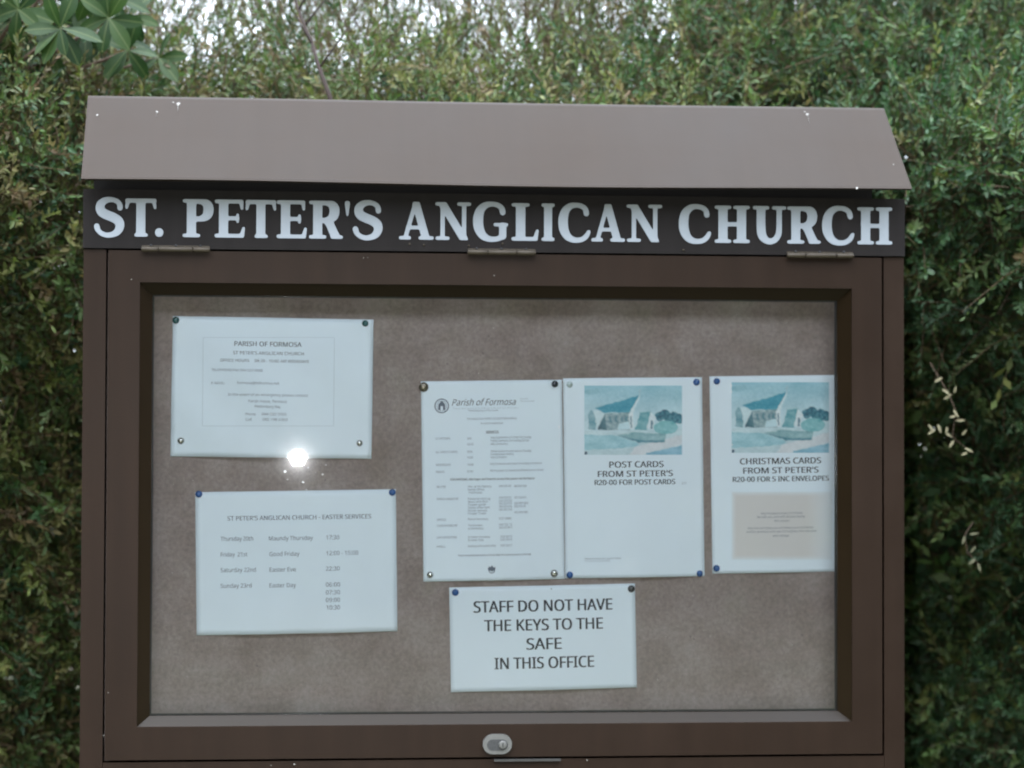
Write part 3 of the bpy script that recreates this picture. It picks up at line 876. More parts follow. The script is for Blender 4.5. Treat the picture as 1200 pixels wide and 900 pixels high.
rows2 = [('RECTOR', 155, 228, 84), ('Rev. at the Rectory', 412, 605, 80), ('Parish Office', 412, 545, 106), ('Formosa', 420, 525, 130), ('044 533 00', 668, 768, 76), ('082 000 0000', 795, 895, 76),
         ('PARISH MINISTRY', 155, 335, 185), ('Pastoral visiting', 412, 595, 182), ('Music and choir', 412, 578, 206), ('Flower guild', 412, 555, 230), ('Sunday School team', 412, 590, 254), ('House groups', 412, 568, 279), ('Prayer chain', 412, 560, 303),
         ('044 533 01', 668, 768, 172), ('044 533 0102', 668, 775, 197), ('044 533 0103', 668, 775, 220), ('044 533 0104', 668, 775, 245), ('044 533 0105', 668, 775, 270),
         ('082 000 001', 795, 895, 170), ('082 000 0002', 795, 910, 218), ('082 000 00', 795, 888, 243), ('082 000 000', 795, 905, 293),
         ('OFFICE', 155, 230, 356), ('Parish Secretary', 412, 580, 350), ('533 0088', 668, 768, 344),
         ('CHURCHWARDENS', 155, 322, 405), ('The Wardens', 412, 530, 402), ('at the Rectory', 412, 540, 427), ('044 533 12', 668, 775, 394), ('044 533 0013', 668, 775, 418),
         ('LAY MINISTERS', 155, 320, 502), ('St Peter, Formosa', 412, 590, 498), ('St Peter, Plett', 412, 540, 523), ('533 0015', 680, 775, 493), ('533 0016', 680, 775, 518),
         ('HALL', 155, 225, 577), ('Bookings at the parish office', 412, 640, 572), ('533 0017', 680, 775, 567)]
for t_, xa, xb, yb in rows2: p3.text(t_, Q2(xa, 0)[0], Q2(xb, 0)[0], Q2(0, yb)[1], 2.6, 'ink2')
p3.text('FOR BAPTISMS, Marriages and Funerals at any time please see the Rector', 528, 626.7, 563.2, 2.7, 'ink', bold=.01)
p3.text('You are very welcome to join us for tea after the morning services in the hall', 536.7, 621.7, 652, 2.5, 'ink2', bold=.01)
p3.ring(576, 667.8, 4.0, 1.1, ('ink2', 'emblem'), 12); p3.poly([(571, 667), (573, 663), (574, 665.5), (576, 662), (578, 665), (580.6, 664), (579.5, 668), (576, 669.5)], ('ink2', 'emblem'))
p3.done()


def church_picture(W_=116, H_=84):
    """soft blue-green print of a small stone church with a steep roof"""
    ss = 3; yy, xx = np.mgrid[0:H_ * ss, 0:W_ * ss]; X = xx / (W_ * ss); Y = yy / (H_ * ss)
    rng = np.random.default_rng(3)

    def low(n):
        g = rng.random((n, n)); gx = np.clip(X * (n - 1), 0, n - 1.001); gy = np.clip(Y * (n - 1), 0, n - 1.001)
        i, j = gx.astype(int), gy.astype(int); fx, fy = gx - i, gy - j
        return (g[j, i] * (1 - fx) + g[j, i + 1] * fx) * (1 - fy) + (g[j + 1, i] * (1 - fx) + g[j + 1, i + 1] * fx) * fy
    wx, wy = (low(34) - .5) * .028, (low(30) - .5) * .034
    X = X + wx * .6; Y = Y + wy * .6
    img = np.zeros((H_ * ss, W_ * ss, 3))
    sk = np.array([.33, .55, .64]); img[:] = sk
    t = np.clip((.55 - Y) / .55, 0, 1)[..., None]
    img = img * t + np.array([.52, .66, .72]) * (1 - t)
    img += (low(7)[..., None] - .5) * .10

    def poly(pts, c, nz=0.0, n=14):
        m_ = np.zeros(X.shape, bool); k_ = len(pts)
        for a in range(k_):
            (x0, y0), (x1, y1) = pts[a], pts[(a + 1) % k_]
            if y0 == y1: continue
            cr = ((Y >= min(y0, y1)) & (Y < max(y0, y1))) & (X < (Y - y0) / (y1 - y0) * (x1 - x0) + x0)
            m_ ^= cr
        img[m_] = np.array(c)
        if nz: img[m_] += ((low(n)[..., None] - .5) * nz)[m_]
    P_ = lambda *a: [((x - 207) / 686, (y - 132) / 485) for x, y in a]
    poly(P_((207, 450), (893, 440), (893, 620), (207, 620)), (.50, .63, .68), .12)            # road and lawn
    poly(P_((207, 470), (420, 480), (580, 530), (600, 560), (207, 580)), (.36, .57, .64), .12)
    poly(P_((560, 560), (893, 470), (893, 540), (620, 615), (520, 615)), (.62, .66, .70), .06)
    poly(P_((640, 600), (893, 545), (893, 620), (640, 620)), (.30, .50, .62), .1)
    poly(P_((207, 170), (300, 150), (320, 180), (260, 200), (215, 190)), (.30, .50, .58), .15)   # twig of leaves
    poly(P_((240, 330), (262, 300), (290, 335), (285, 440), (235, 440)), (.26, .42, .48), .2, 24)     # cypress
    poly(P_((275, 300), (350, 330), (345, 390), (290, 425)), (.55, .68, .72), .05)
    poly(P_((345, 330), (520, 315), (530, 445), (300, 440)), (.33, .43, .46), .22, 40)            # stone wall
    poly(P_((300, 438), (352, 335), (362, 440)), (.14, .24, .28), .1, 24)                         # buttress shade
    poly(P_((278, 292), (592, 200), (520, 318), (345, 322)), (.13, .36, .46), .06)                # roof
    poly(P_((592, 200), (600, 200), (545, 330), (520, 320)), (.60, .70, .74))
    poly(P_((590, 158), (600, 158), (600, 205), (590, 205)), (.40, .55, .62))                     # cross
    poly(P_((583, 170), (608, 170), (608, 176), (583, 176)), (.40, .55, .62))
    poly(P_((515, 330), (545, 320), (550, 440), (520, 440)), (.66, .72, .75))
    poly(P_((526, 345), (538, 345), (538, 430), (526, 430)), (.25, .36, .42))
    for x in (380, 420, 460, 490): poly(P_((x, 350), (x + 9, 342), (x + 18, 350), (x + 18, 385), (x, 385)), (.20, .32, .37))
    poly(P_((445, 395), (515, 385), (522, 440), (440, 440)), (.52, .68, .74), .05)
    poly(P_((595, 320), (670, 310), (640, 440), (560, 440)), (.25, .45, .50), .15, 24)            # porch roof
    poly(P_((670, 312), (700, 350), (690, 440), (640, 430)), (.62, .70, .74))
    poly(P_((668, 375), (684, 375), (684, 430), (668, 430)), (.22, .32, .38))
    for cx_, cy_, r_ in ((735, 345, 34), (770, 335, 36), (830, 355, 38), (870, 365, 34), (800, 365, 30)):
        mm_ = ((X * 686 + 207 - cx_) ** 2 + (Y * 485 + 132 - cy_) ** 2) < r_ ** 2
        img[mm_] = (.14, .28, .34); img[mm_] += ((low(40)[..., None] - .5) * .2)[mm_]
    mm_ = (((X * 686 + 207 - 775) / 85) ** 2 + ((Y * 485 + 132 - 425) / 48) ** 2) < 1
    img[mm_] = (.28, .52, .56); img[mm_] += ((low(30)[..., None] - .5) * .12)[mm_]
    poly(P_((430, 480), (560, 455), (780, 470), (770, 520), (600, 525)), (.30, .46, .50), .16, 24)  # flower bed
    poly(P_((430, 482), (600, 515), (770, 512), (770, 524), (590, 530)), (.18, .32, .38), .05)
    poly(P_((210, 590), (228, 590), (228, 617), (210, 617)), (.12, .2, .26))
    img += (rng.random(img.shape[:2])[..., None] - .5) * .10 + (low(60)[..., None] - .5) * .07
    g_ = img.mean(-1, keepdims=True); img = g_ + (img - g_) * .85
    img = np.clip((img - .5) * 1.35 + .50, .03, .9)
    return img.reshape(H_, ss, W_, ss, 3).mean((1, 3))


pic = church_picture()
p4 = Paper('notice_sheet', [(660, 443.5), (823, 441.8), (825, 674.6), (662, 678.2)],
           'portrait white POST CARDS notice with a blue-green church picture above its words', 'paper', YP - .0004,
           lambda u, v: .0014 + .0040 * S_(math.pi * u) ** 2 + .002 * (1 - v) ** 3 * S_(math.pi * u))
p4.picture(684.5, 452, 798.9, 532.9, pic, 'church_picture')
p4.text('POST CARDS', 713.8, 777, 548, 7.2, bold=.03); p4.text("FROM ST PETER'S", 700.5, 788, 558.9, 7.0, bold=.03)
p4.text('R20-00 FOR POST CARDS', 696.7, 790.8, 568.4, 6.0, bold=.02); p4.text('- 20', 795, 804, 567.5, 3, 'ink3')
p4.text('Please contact the parish office', 685, 727, 655.5, 2.0, 'ink2'); p4.text('for orders and posting', 685, 714, 658.2, 2.0, 'ink3')
p4.done()
p5 = Paper('notice_sheet', [(831, 441), (995, 439.3), (998, 669), (835, 672.5)],
           'portrait white CHRISTMAS CARDS notice with church picture and cream card at the right frame', 'paper', YP,
           lambda u, v: .0008 + .0035 * S_(math.pi * u) ** 2)
p5.picture(857, 448, 971.2, 530.6, pic, 'church_picture')
p5.text('CHRISTMAS CARDS', 867, 961.7, 544.2, 7.2, bold=.03); p5.text("FROM ST PETER'S", 870.8, 958.7, 555, 7.0, bold=.03)
p5.text('R20-00 FOR 5 INC ENVELOPES', 858.7, 971, 564.8, 6.0, bold=.02)
cg = np.zeros((30, 44, 3)); jj, ii = np.mgrid[0:30, 0:44]
edge = np.clip(np.minimum(np.minimum(jj, 29 - jj), ii) / 1.6, 0, 1) * np.clip((43 - ii) / 11.0, 0, 1) ** .7
cg[:] = np.array([.72, .80, .86]); cg += edge[..., None] * (np.array([.64, .625, .62]) - np.array([.72, .80, .86]))
o = p5.picture(857, 576, 975, 656, cg, 'verse_panel', .0006); o['label'] = 'pinkish cream printed panel with a short verse'
for t_, xa, xb, yb in (('May the peace and joy of Christmas', 891.3, 939.8, 602.9), ('be with you and with all your family', 886.7, 942.7, 607.1), ('this season', 906.5, 924, 611.5),
                       ('May the Lord bless you and keep you at Christmas', 876, 952.6, 620.2), ('and be gracious unto you throughout the new year', 874.4, 956.7, 624.4), ('and always', 905, 924, 628.9)):
    v_ = p5.text
    # printed on the card, a hair in front of it
    L0 = len(p5.layers.setdefault('ink2', ([], []))[0]); v_(t_, xa, xb, yb, 2.7, 'ink2')
    V = p5.layers['ink2'][0]
    for i in range(L0, len(V)): V[i] = (V[i][0], V[i][1] - .0005, V[i][2])
p5.done()
p6 = Paper('notice_sheet', [(526, 688), (743.7, 684), (746.3, 806), (528.6, 810.3)],
           'small white sheet reading STAFF DO NOT HAVE THE KEYS, lowest in the middle', 'paper', YP - .0003,
           lambda u, v: .0010 + .0045 * S_(math.pi * u) ** 2 * (1 - .5 * v) + .0022 * (1 - v) ** 3)
for t_, xa, xb, yb in (('STAFF DO NOT HAVE', 555.3, 717.2, 717.9), ('THE KEYS TO THE', 567.7, 706, 739.8), ('SAFE', 617, 657.5, 761), ('IN THIS OFFICE', 579.8, 695.5, 784)):
    p6.text(t_, xa, xb, yb, 13.4, 'ink', bold=.018)
p6.poly([(645.3, 689.3), (646.5, 689.3), (646.5, 690.5), (645.3, 690.5)], 'ink')
p6.done()


# ---- pins: a domed head on a short neck
def pin_mesh(r):
    bm = bmesh.new(); prof = [(0, -.0052), (.35, -.0050), (.7, -.0042), (.93, -.0030), (1.0, -.0018), (.9, -.0008), (.55, -.0004), (.45, .0010)]
    n = 16; rings = []
    for q, y in prof[1:]: rings.append([bm.verts.new((r * q * math.cos(2 * math.pi * i / n), y, r * q * math.sin(2 * math.pi * i / n))) for i in range(n)])
    c_ = bm.verts.new((0, prof[0][1], 0))
    for i in range(n): bm.faces.new((c_, rings[0][i], rings[0][(i + 1) % n]))
    for a, b in zip(rings, rings[1:]):
        for i in range(n): bm.faces.new((a[i], a[(i + 1) % n], b[(i + 1) % n], b[i]))
    bm.faces.new(rings[-1]); return bm_me(bm, 'pin_head')


PINS = [(206, 375.3, 'pin_green', 4.2, 'dark green pin at the upper left corner of the parish office notice'), (428, 379, 'pin_green', 4.0, 'dark green pin at the upper right corner of the parish office notice'),
        (212, 516.5, 'pin_silver', 4.2, 'silver pin at the lower left corner of the parish office notice'), (421.3, 519.3, 'pin_silver', 3.9, 'silver pin at the lower right corner of the parish office notice'),
        (233, 579, 'pin_blue', 4.2, 'blue pin at the upper left corner of the Easter services timetable'), (459.7, 577, 'pin_blue', 4.2, 'blue pin at the upper right corner of the Easter services timetable'),
        (332.6, 735, 'pin_grey', 3.9, 'dark grey pin at the bottom middle of the Easter services timetable'),
        (496.5, 453.5, 'pin_brass', 5.8, 'large dark brass pin at the upper left corner of the letterhead sheet'), (650.2, 450, 'pin_black', 4.2, 'black pin at the upper right corner of the letterhead sheet'),
        (504, 673.5, 'pin_silver', 4.0, 'silver pin at the lower left corner of the letterhead sheet'), (649.5, 672, 'pin_silver', 4.6, 'silver pin at the lower right corner of the letterhead sheet'),
        (667.5, 450.5, 'pin_clear', 3.8, 'pale clear pin at the upper left corner of the post cards notice'), (816.2, 447.8, 'pin_blue', 4.2, 'blue pin at the upper right corner of the post cards notice'),
        (667.7, 673.8, 'pin_blue', 4.2, 'blue pin at the lower left corner of the post cards notice'), (820, 672.2, 'pin_blue', 4.0, 'blue pin at the lower right corner of the post cards notice'),
        (840, 446.8, 'pin_blue', 4.0, 'blue pin at the upper left corner of the Christmas cards notice'), (839.7, 666, 'pin_blue', 4.2, 'blue pin at the lower left corner of the Christmas cards notice'),
        (533.6, 694.2, 'pin_blue', 4.2, 'blue pin at the upper left corner of the staff keys sheet'), (739.8, 690, 'pin_grey', 4.4, 'black pin at the upper right corner of the staff keys sheet')]
for px, py, mt, r, lab in PINS:
    p = at(px, py, YP - .003)
    o = link('push_pin', pin_mesh(r / 788.0), M[mt], None, True); o.location = (p[0], YB - .0018, p[2])
    tag(o, lab, 'pin', 'push pins holding the papers')

# ------------------------------------------------------------------ the flash seen mirrored in the pane
g = at(349, 537, YG + .0015)
fp = Vector((2 * g[0] - CAM[0], CAM[1] - .02, 2 * g[2] - CAM[2]))
fl = empty('camera_flash', tuple(fp), label='small lit camera flash mirrored as a round white spot in the glass', cat='flash')
bm = bmesh.new(); prism(bm, [(fp.x - .035, fp.z - .027), (fp.x + .035, fp.z - .027), (fp.x + .035, fp.z + .027), (fp.x - .035, fp.z + .027)], fp.y, fp.y - .045); bevel(bm, .004, 2)
link('housing', bm_me(bm, 'housing'), M['flash_body'], fl)
bm = bmesh.new(); prism(bm, stadium(fp.x, fp.z, .034, .031, 12), fp.y + .003, fp.y + .0005)
link('flash_window', bm_me(bm, 'flash_window'), emit('flash_light', (.95, .97, 1.0), 3600.0), fl)


# ------------------------------------------------------------------ foliage
def unit(v): return v / (np.linalg.norm(v, axis=-1, keepdims=True) + 1e-9)


def sprig_cloud(base, dirn, length, nl, llen, lwid, tint, hexa=True, rng=RNG, tipcol=None):
    """leaf mesh arrays for many sprigs: base (n,3), dirn (n,3), nl leaves on each"""
    n = len(base)
    dirn = unit(dirn); ref = unit(rng.normal(size=(n, 3))); u = unit(np.cross(dirn, ref)); w = np.cross(dirn, u)
    droop = rng.uniform(-.25, .15, (n, 1))
    t = (np.arange(nl) + .5) / nl
    T_ = t[None, :, None]
    L = length[:, None, None]
    pos = base[:, None] + dirn[:, None] * T_ * L + np.array([0, 0, 1.])[None, None] * (droop[:, :, None] * L * T_ ** 2)
    pos = pos + u[:, None] * (np.sin(T_ * 3 + rng.uniform(0, 6, (n, 1, 1))) * L * .06)
    ph = np.arange(nl) * math.pi + (np.arange(nl) // 2) * (math.pi / 2)
    ph = ph[None] + rng.uniform(0, 6.3, (n, 1)) + rng.normal(0, .35, (n, nl))
    ang = np.radians(58 - 28 * t)[None] + rng.normal(0, .18, (n, nl))
    rad = u[:, None] * np.cos(ph)[..., None] + w[:, None] * np.sin(ph)[..., None]
    ld = unit(dirn[:, None] * np.cos(ang)[..., None] + rad * np.sin(ang)[..., None])
    side = unit(np.cross(ld, unit(rng.normal(0, .5, (n, nl, 3)) + dirn[:, None] - .5 * rad)))
    nor = np.cross(side, ld)
    ll = (llen[:, None] * (1.15 - .55 * np.abs(t - .45))[None] * rng.uniform(.7, 1.2, (n, nl)))[..., None]
    lw = ll * lwid
    pos = pos.reshape(-1, 3); ld = ld.reshape(-1, 3); side = side.reshape(-1, 3); nor = nor.reshape(-1, 3); ll = ll.reshape(-1, 1); lw = lw.reshape(-1, 1)
    N_ = len(pos)
    if hexa:
        P = np.stack([pos, pos + ld * ll * .38 + side * lw * .5 + nor * lw * .16, pos + ld * ll * .74 + side * lw * .42 + nor * lw * .14, pos + ld * ll - nor * ll * .06,
                      pos + ld * ll * .74 - side * lw * .42 + nor * lw * .14, pos + ld * ll * .38 - side * lw * .5 + nor * lw * .16], 1)
        k = 6; fa = np.array([[0, 1, 2, 3], [0, 3, 4, 5]])
    else:
        P = np.stack([pos, pos + ld * ll * .5 + side * lw * .5, pos + ld * ll, pos + ld * ll * .5 - side * lw * .5], 1)
        k = 4; fa = np.array([[0, 1, 2, 3]])
    Fc = (np.arange(N_)[:, None, None] * k + fa[None]).reshape(-1, 4)
    c = np.repeat(tint[:, None], nl, 1)
    if tipcol is not None:
        k2 = np.clip((t - .6) / .4, 0, 1)[None, :, None] * tipcol[1][:, None, None]
        c = c * (1 - k2) + tipcol[0][None, None] * k2
    c = c * rng.uniform(.82, 1.2, (n, nl, 1)) * (1 + rng.normal(0, .06, (n, nl, 3)))
    c = np.clip(c, .005, .6).reshape(-1, 3)
    Cc = np.repeat(c, k, 0)
    # twig: three-sided
    ks = 3; ts = np.array([0, .5, 1.0])
    cen = base[:, None] + dirn[:, None] * ts[None, :, None] * L + np.array([0, 0, 1.])[None, None] * (droop[:, :, None] * L * ts[None, :, None] ** 2)
    r0 = np.array([.0016, .0012, .0005])
    an = np.arange(3) * 2 * math.pi / 3
    ringv = u[:, None, None] * np.cos(an)[None, None, :, None] + w[:, None, None] * np.sin(an)[None, None, :, None]
    tv = (cen[:, :, None] + ringv * r0[None, :, None, None]).reshape(-1, 3)
    f3 = []
    for a in range(2):
        for b in range(3): f3.append([a * 3 + b, a * 3 + (b + 1) % 3, (a + 1) * 3 + (b + 1) % 3, (a + 1) * 3 + b])
    Ft = (np.arange(n)[:, None, None] * 9 + np.array(f3)[None]).reshape(-1, 4)
    tc_ = np.repeat(np.array([[.11, .075, .045]]) * rng.uniform(.6, 1.3, (n, 1)), 9, 0)
    return P.reshape(-1, 3), Fc, Cc, tv, Ft, tc_


def mesh_from(name, parts):
    V, Fs, Cs = [], [], []; off = 0
    for v, f, c in parts:
        V.append(v); Fs.append(f + off); Cs.append(c); off += len(v)
    V = np.concatenate(V).astype('f'); Fs = np.concatenate(Fs).astype('i'); Cs = np.concatenate(Cs)
    me = bpy.data.meshes.new(name); me.vertices.add(len(V)); me.vertices.foreach_set('co', V.ravel())
    me.loops.add(Fs.size); me.loops.foreach_set('vertex_index', Fs.ravel())
    me.polygons.add(len(Fs)); me.polygons.foreach_set('loop_start', np.arange(0, Fs.size, 4, dtype='i'))
    me.update(calc_edges=True)
    a_ = me.color_attributes.new('tint', 'FLOAT_COLOR', 'POINT')
    a_.data.foreach_set('color', np.concatenate([Cs, np.ones((len(Cs), 1))], 1).astype('f').ravel())
    return me


def vnoise(x, z, s, seed):
    r = np.random.default_rng(seed).random((64, 64))
    a, b = x * s + 100.3, z * s + 50.7
    i, j = np.floor(a).astype(int), np.floor(b).astype(int); f, g_ = a - i, b - j
    f = f * f * (3 - 2 * f); g_ = g_ * g_ * (3 - 2 * g_)
    i %= 63; j %= 63
    return (r[j, i] * (1 - f) + r[j, (i + 1) % 64] * f) * (1 - g_) + (r[(j + 1) % 64, i] * (1 - f) + r[(j + 1) % 64, (i + 1) % 64] * f) * g_


def hedge_front(x, z):
    """depth of the hedge's face: pushed back behind and below the board, bulging at both sides"""
    y = .52 + .20 * (vnoise(x, z, 2.2, 1) - .5) + .16 * (vnoise(x, z, 5.5, 2) - .5)
    y += .55 * np.clip((1.85 - z) / .9, 0, 1) ** 1.1                    # lower part undercut
    y += .45 * np.clip((z - 1.95) / .6, 0, 1) ** 1.5                    # leans back at the top
    y -= .22 * np.clip((x - 1.28) / .5, 0, 1) * np.clip((2.2 - z) / .5, 0, 1)
    y -= .20 * np.clip((.05 - x) / .3, 0, 1)
    y += .85 * hollow(x, z)
    y -= .20 * np.exp(-((z - 2.0) / .17) ** 2) * np.clip(np.maximum(x - 1.15, .02 - x) / .25, 0, 1)
    return y


def hollow(x, z):
    return np.exp(-(((x - 1.35) / .175) ** 4 + ((z - 1.20) / .44) ** 4))


def hedge_top(x):
    return 2.275 + .335 * np.clip((x - .75) / .6, 0, 1) - .03 * np.clip((.2 - x) / .5, 0, 1) + .07 * (vnoise(x, x * 0, 4.0, 5) - .5)


PAL = np.array([[.082, .132, .042], [.054, .108, .046], [.125, .148, .046], [.185, .178, .075], [.036, .080, .038], [.19, .145, .080], [.105, .150, .062]])


def tints(n, x, z, rng=RNG):
    right = np.clip((x - .7) / .7, 0, 1)
    w = np.stack([.22 + 0 * x, .12 + .30 * right, .20 * (1 - .6 * right), .13 * (1 - .85 * right), .10 + .25 * right, .09 * (1 - .95 * right), .16 + 0 * x], 1)
    w = np.cumsum(w / w.sum(1, keepdims=True), 1); r = rng.random((n, 1))
    c = PAL[np.clip((r > w).sum(1), 0, 6)]
    return c * rng.uniform(.8, 1.2, (n, 1)) * (.9 + .35 * (vnoise(x, z, 3, 9) - .5))[:, None]


def hedge():
    root = empty('hedge', (0.5, 1.1, 0), label='tall dense small-leaved green hedge behind the notice board', cat='hedge')
    rng = RNG; leaves = []; twigs = []

    def add(n, x0, x1, z0, z1, dmin, dmax, nl, ll, hexa, lw, lenr=(.09, .19), clump=True, outv=.9, wild=.6, top=None):
        x = rng.uniform(x0, x1, n); z = rng.uniform(z0, z1, n); d = rng.uniform(dmin, dmax, n)
        htop = hedge_top(x)
        keep = z < htop + .02
        thin = np.clip((z - (htop - .19)) / .15, 0, 1)
        keep &= rng.random(n) > thin * .80
        if clump: keep &= rng.random(n) > .86 * hollow(x, z)
        if clump:
            keep &= (vnoise(x + d, z, 9, 21) * .65 + vnoise(x, z, 24, 22) * .35) > .34
        x, z, d, htop = x[keep], z[keep], d[keep], htop[keep]
        y = hedge_front(x, z) + d
        k_ = len(x); base = np.stack([x, y, z], 1)
        dirn = np.stack([rng.normal(0, wild, k_), -outv + rng.normal(0, .4, k_), .35 + rng.normal(0, wild, k_)], 1)
        Ln = rng.uniform(*lenr, k_)
        tp = (np.array([.17, .13, .06]), (rng.random(k_) < .25) * rng.uniform(.3, 1, k_) * np.clip(1.3 - x, .04, 1))
        A = sprig_cloud(base, dirn, Ln, nl, np.full(k_, ll) * rng.uniform(.8, 1.2, k_), lw, tints(k_, x, z), hexa, rng, tp)
        leaves.append(A[:3]); twigs.append(A[3:])
    # face of the hedge where the picture looks at it, both sides of the board
    add(5600, -.62, .12, .75, 2.25, -.04, .22, 22, .0175, True, .33)
    add(7400, 1.10, 2.00, .75, 2.25, -.04, .22, 22, .0175, True, .33)
    # above the board
    add(15500, -.62, 2.0, 1.92, 2.40, -.04, .42, 22, .0145, True, .28, (.08, .16), outv=.45)
    # hidden behind the board and beyond the frame
    add(1500, .1, 1.12, .2, 1.9, .0, .3, 14, .030, False, .36)
    add(2600, -2.4, -.6, .05, 2.4, -.02, .3, 16, .030, False, .34)
    add(2600, 1.95, 3.6, .05, 2.6, -.02, .3, 16, .030, False, .34)
    add(1300, -.62, 2.0, .02, .78, -.02, .3, 16, .030, False, .34)
    # inside, coarser, so that no daylight comes through below the top
    add(5200, -2.4, 3.6, .02, 2.06, .22, .95, 12, .050, False, .45, (.12, .3), clump=False, outv=0, wild=1)
    add(3400, -.8, 2.3, .7, 2.06, .35, .95, 12, .050, False, .45, (.12, .3), clump=False, outv=0, wild=1)
    add(3600, -2.4, 3.6, .02, 2.0, .75, 1.3, 10, .085, False, .5, (.15, .35), clump=False, outv=0, wild=1)
    add(2600, .95, 2.2, .6, 2.0, .15, .7, 14, .040, False, .42, (.12, .25), clump=False, outv=.1, wild=.8)
    add(1100, 1.0, 2.2, 2.0, 2.5, .1, .7, 18, .030, False, .36, (.12, .25), clump=False, outv=.1, wild=.8)
    # loose shoots rising above the dense top against the sky
    n = 4700
    x = rng.uniform(-.9, 2.4, n); z = hedge_top(x) + rng.uniform(-.22, .17, n)
    z = np.where(vnoise(x, z, 7, 31) > .28, z, z - .2)
    y = hedge_front(x, np.full(n, 2.25)) + rng.uniform(.1, .75, n)
    dirn = np.stack([rng.normal(0, .45, n), rng.normal(-.1, .35, n), np.full(n, 1.0)], 1)
    A = sprig_cloud(np.stack([x, y, z], 1), dirn, rng.uniform(.14, .38, n), 28, np.full(n, .0125), .24, tints(n, x, z), True, rng,
                    (np.array([.16, .12, .07]), (rng.random(n) < .35) * rng.uniform(.3, 1, n)))
    leaves.append(A[:3]); twigs.append(A[3:])
    o = link('foliage', mesh_from('foliage', leaves), M['leaf'], root); o['kind'] = 'stuff'
    o = link('twigs', mesh_from('twigs', twigs), M['leaf'], root); o['kind'] = 'stuff'
    # woody stems from the ground
    for i in range(26):
        x0 = -2.2 + 5.6 * i / 25 + random.uniform(-.08, .08); y0 = random.uniform(1.1, 1.4) + (.55 if 1.0 < x0 < 1.8 else 0)
        pts = []; ra = []
        dx, dy = random.uniform(-.35, .35), random.uniform(-.3, .15); hh = random.uniform(1.9, 2.3)
        for k_ in range(9):
            t = k_ / 8
            pts.append((x0 + dx * t + .04 * math.sin(5 * t + i), y0 + dy * t + .04 * math.cos(4 * t + i), -.03 + hh * t)); ra.append(.022 * (1 - .85 * t) + .002)
        bm = bmesh.new(); tube(bm, pts, ra, 7)
        link('stem', bm_me(bm, 'stem'), M['dark_bark'], root, True)
    # bare dark shoot standing above the hood
    q = [at(389, 125, .34), at(386, 112, .34), at(374, 80, .36), at(366, 52, .38), at(357, 30, .40), at(350, 12, .42), at(343, -12, .44), at(338, -40, .46)]
    q = [q[0] - np.array([-.05, -.10, .35])] + q
    bm = bmesh.new(); tube(bm, [tuple(p) for p in q], [.006, .0042, .0040, .0035, .003, .0028, .0024, .002, .0012], 7)
    for k_, (dx, dz, l) in enumerate([(.05, .07, 1), (-.03, .05, 1), (.04, .05, 1), (.03, .06, 1)]):
        s_ = np.array(q[3 + k_]); bm2 = [tuple(s_ + np.array([dx, -.01, dz]) * t) for t in (0, .4, .75, 1)]
        tube(bm, bm2, [.002, .0016, .0012, .0007], 5)
    o = link('bare_shoot', bm_me(bm, 'bare_shoot'), M['dark_bark'], root, True); o['label'] = 'leafless dark brown shoot rising above the hood'
    return root


H = hedge()


def leaf_mesh(L, W_, curl=.15, name='leaf', nx=7, fold=.12, shape=.8):
    bm = bmesh.new(); rows = []
    for i in range(nx + 1):
        t = i / nx; w = W_ * .5 * (math.sin(math.pi * min(1, t ** shape)) ** .75 if 0 < t < 1 else 0.02)
        z = -curl * L * t * t
        rows.append([bm.verts.new((sx * w, t * L, z + fold * w * (abs(sx)) ** 1.3)) for sx in (-1, -.5, 0, .5, 1)])
    for a, b in zip(rows, rows[1:]):
        for k_ in range(4): bm.faces.new((a[k_], a[k_ + 1], b[k_ + 1], b[k_]))
    me = bm_me(bm, name)
    return me


def orient(o, p, d, nrm):
    d = Vector(d).normalized(); n_ = Vector(nrm); n_ = (n_ - d * n_.dot(d)).normalized(); s_ = d.cross(n_)
    m_ = Matrix((s_, d, n_)).transposed().to_4x4(); m_.translation = Vector(p)
    o.matrix_world = m_


# pale dry sprig beside the board's right edge
def pale_sprig(px, col):
    root = H
    pts = [np.array(at(x, y, Y)) for x, y, Y in px]
    bm = bmesh.new(); tube(bm, [tuple(p) for p in pts], [.0007] * len(pts), 5)
    st_ = link('pale_sprig', bm_me(bm, 'pale_sprig'), M['wood'], root, True)
    st_['label'] = 'dry sprig with pale yellow leaves right of the board'
    return st_, pts


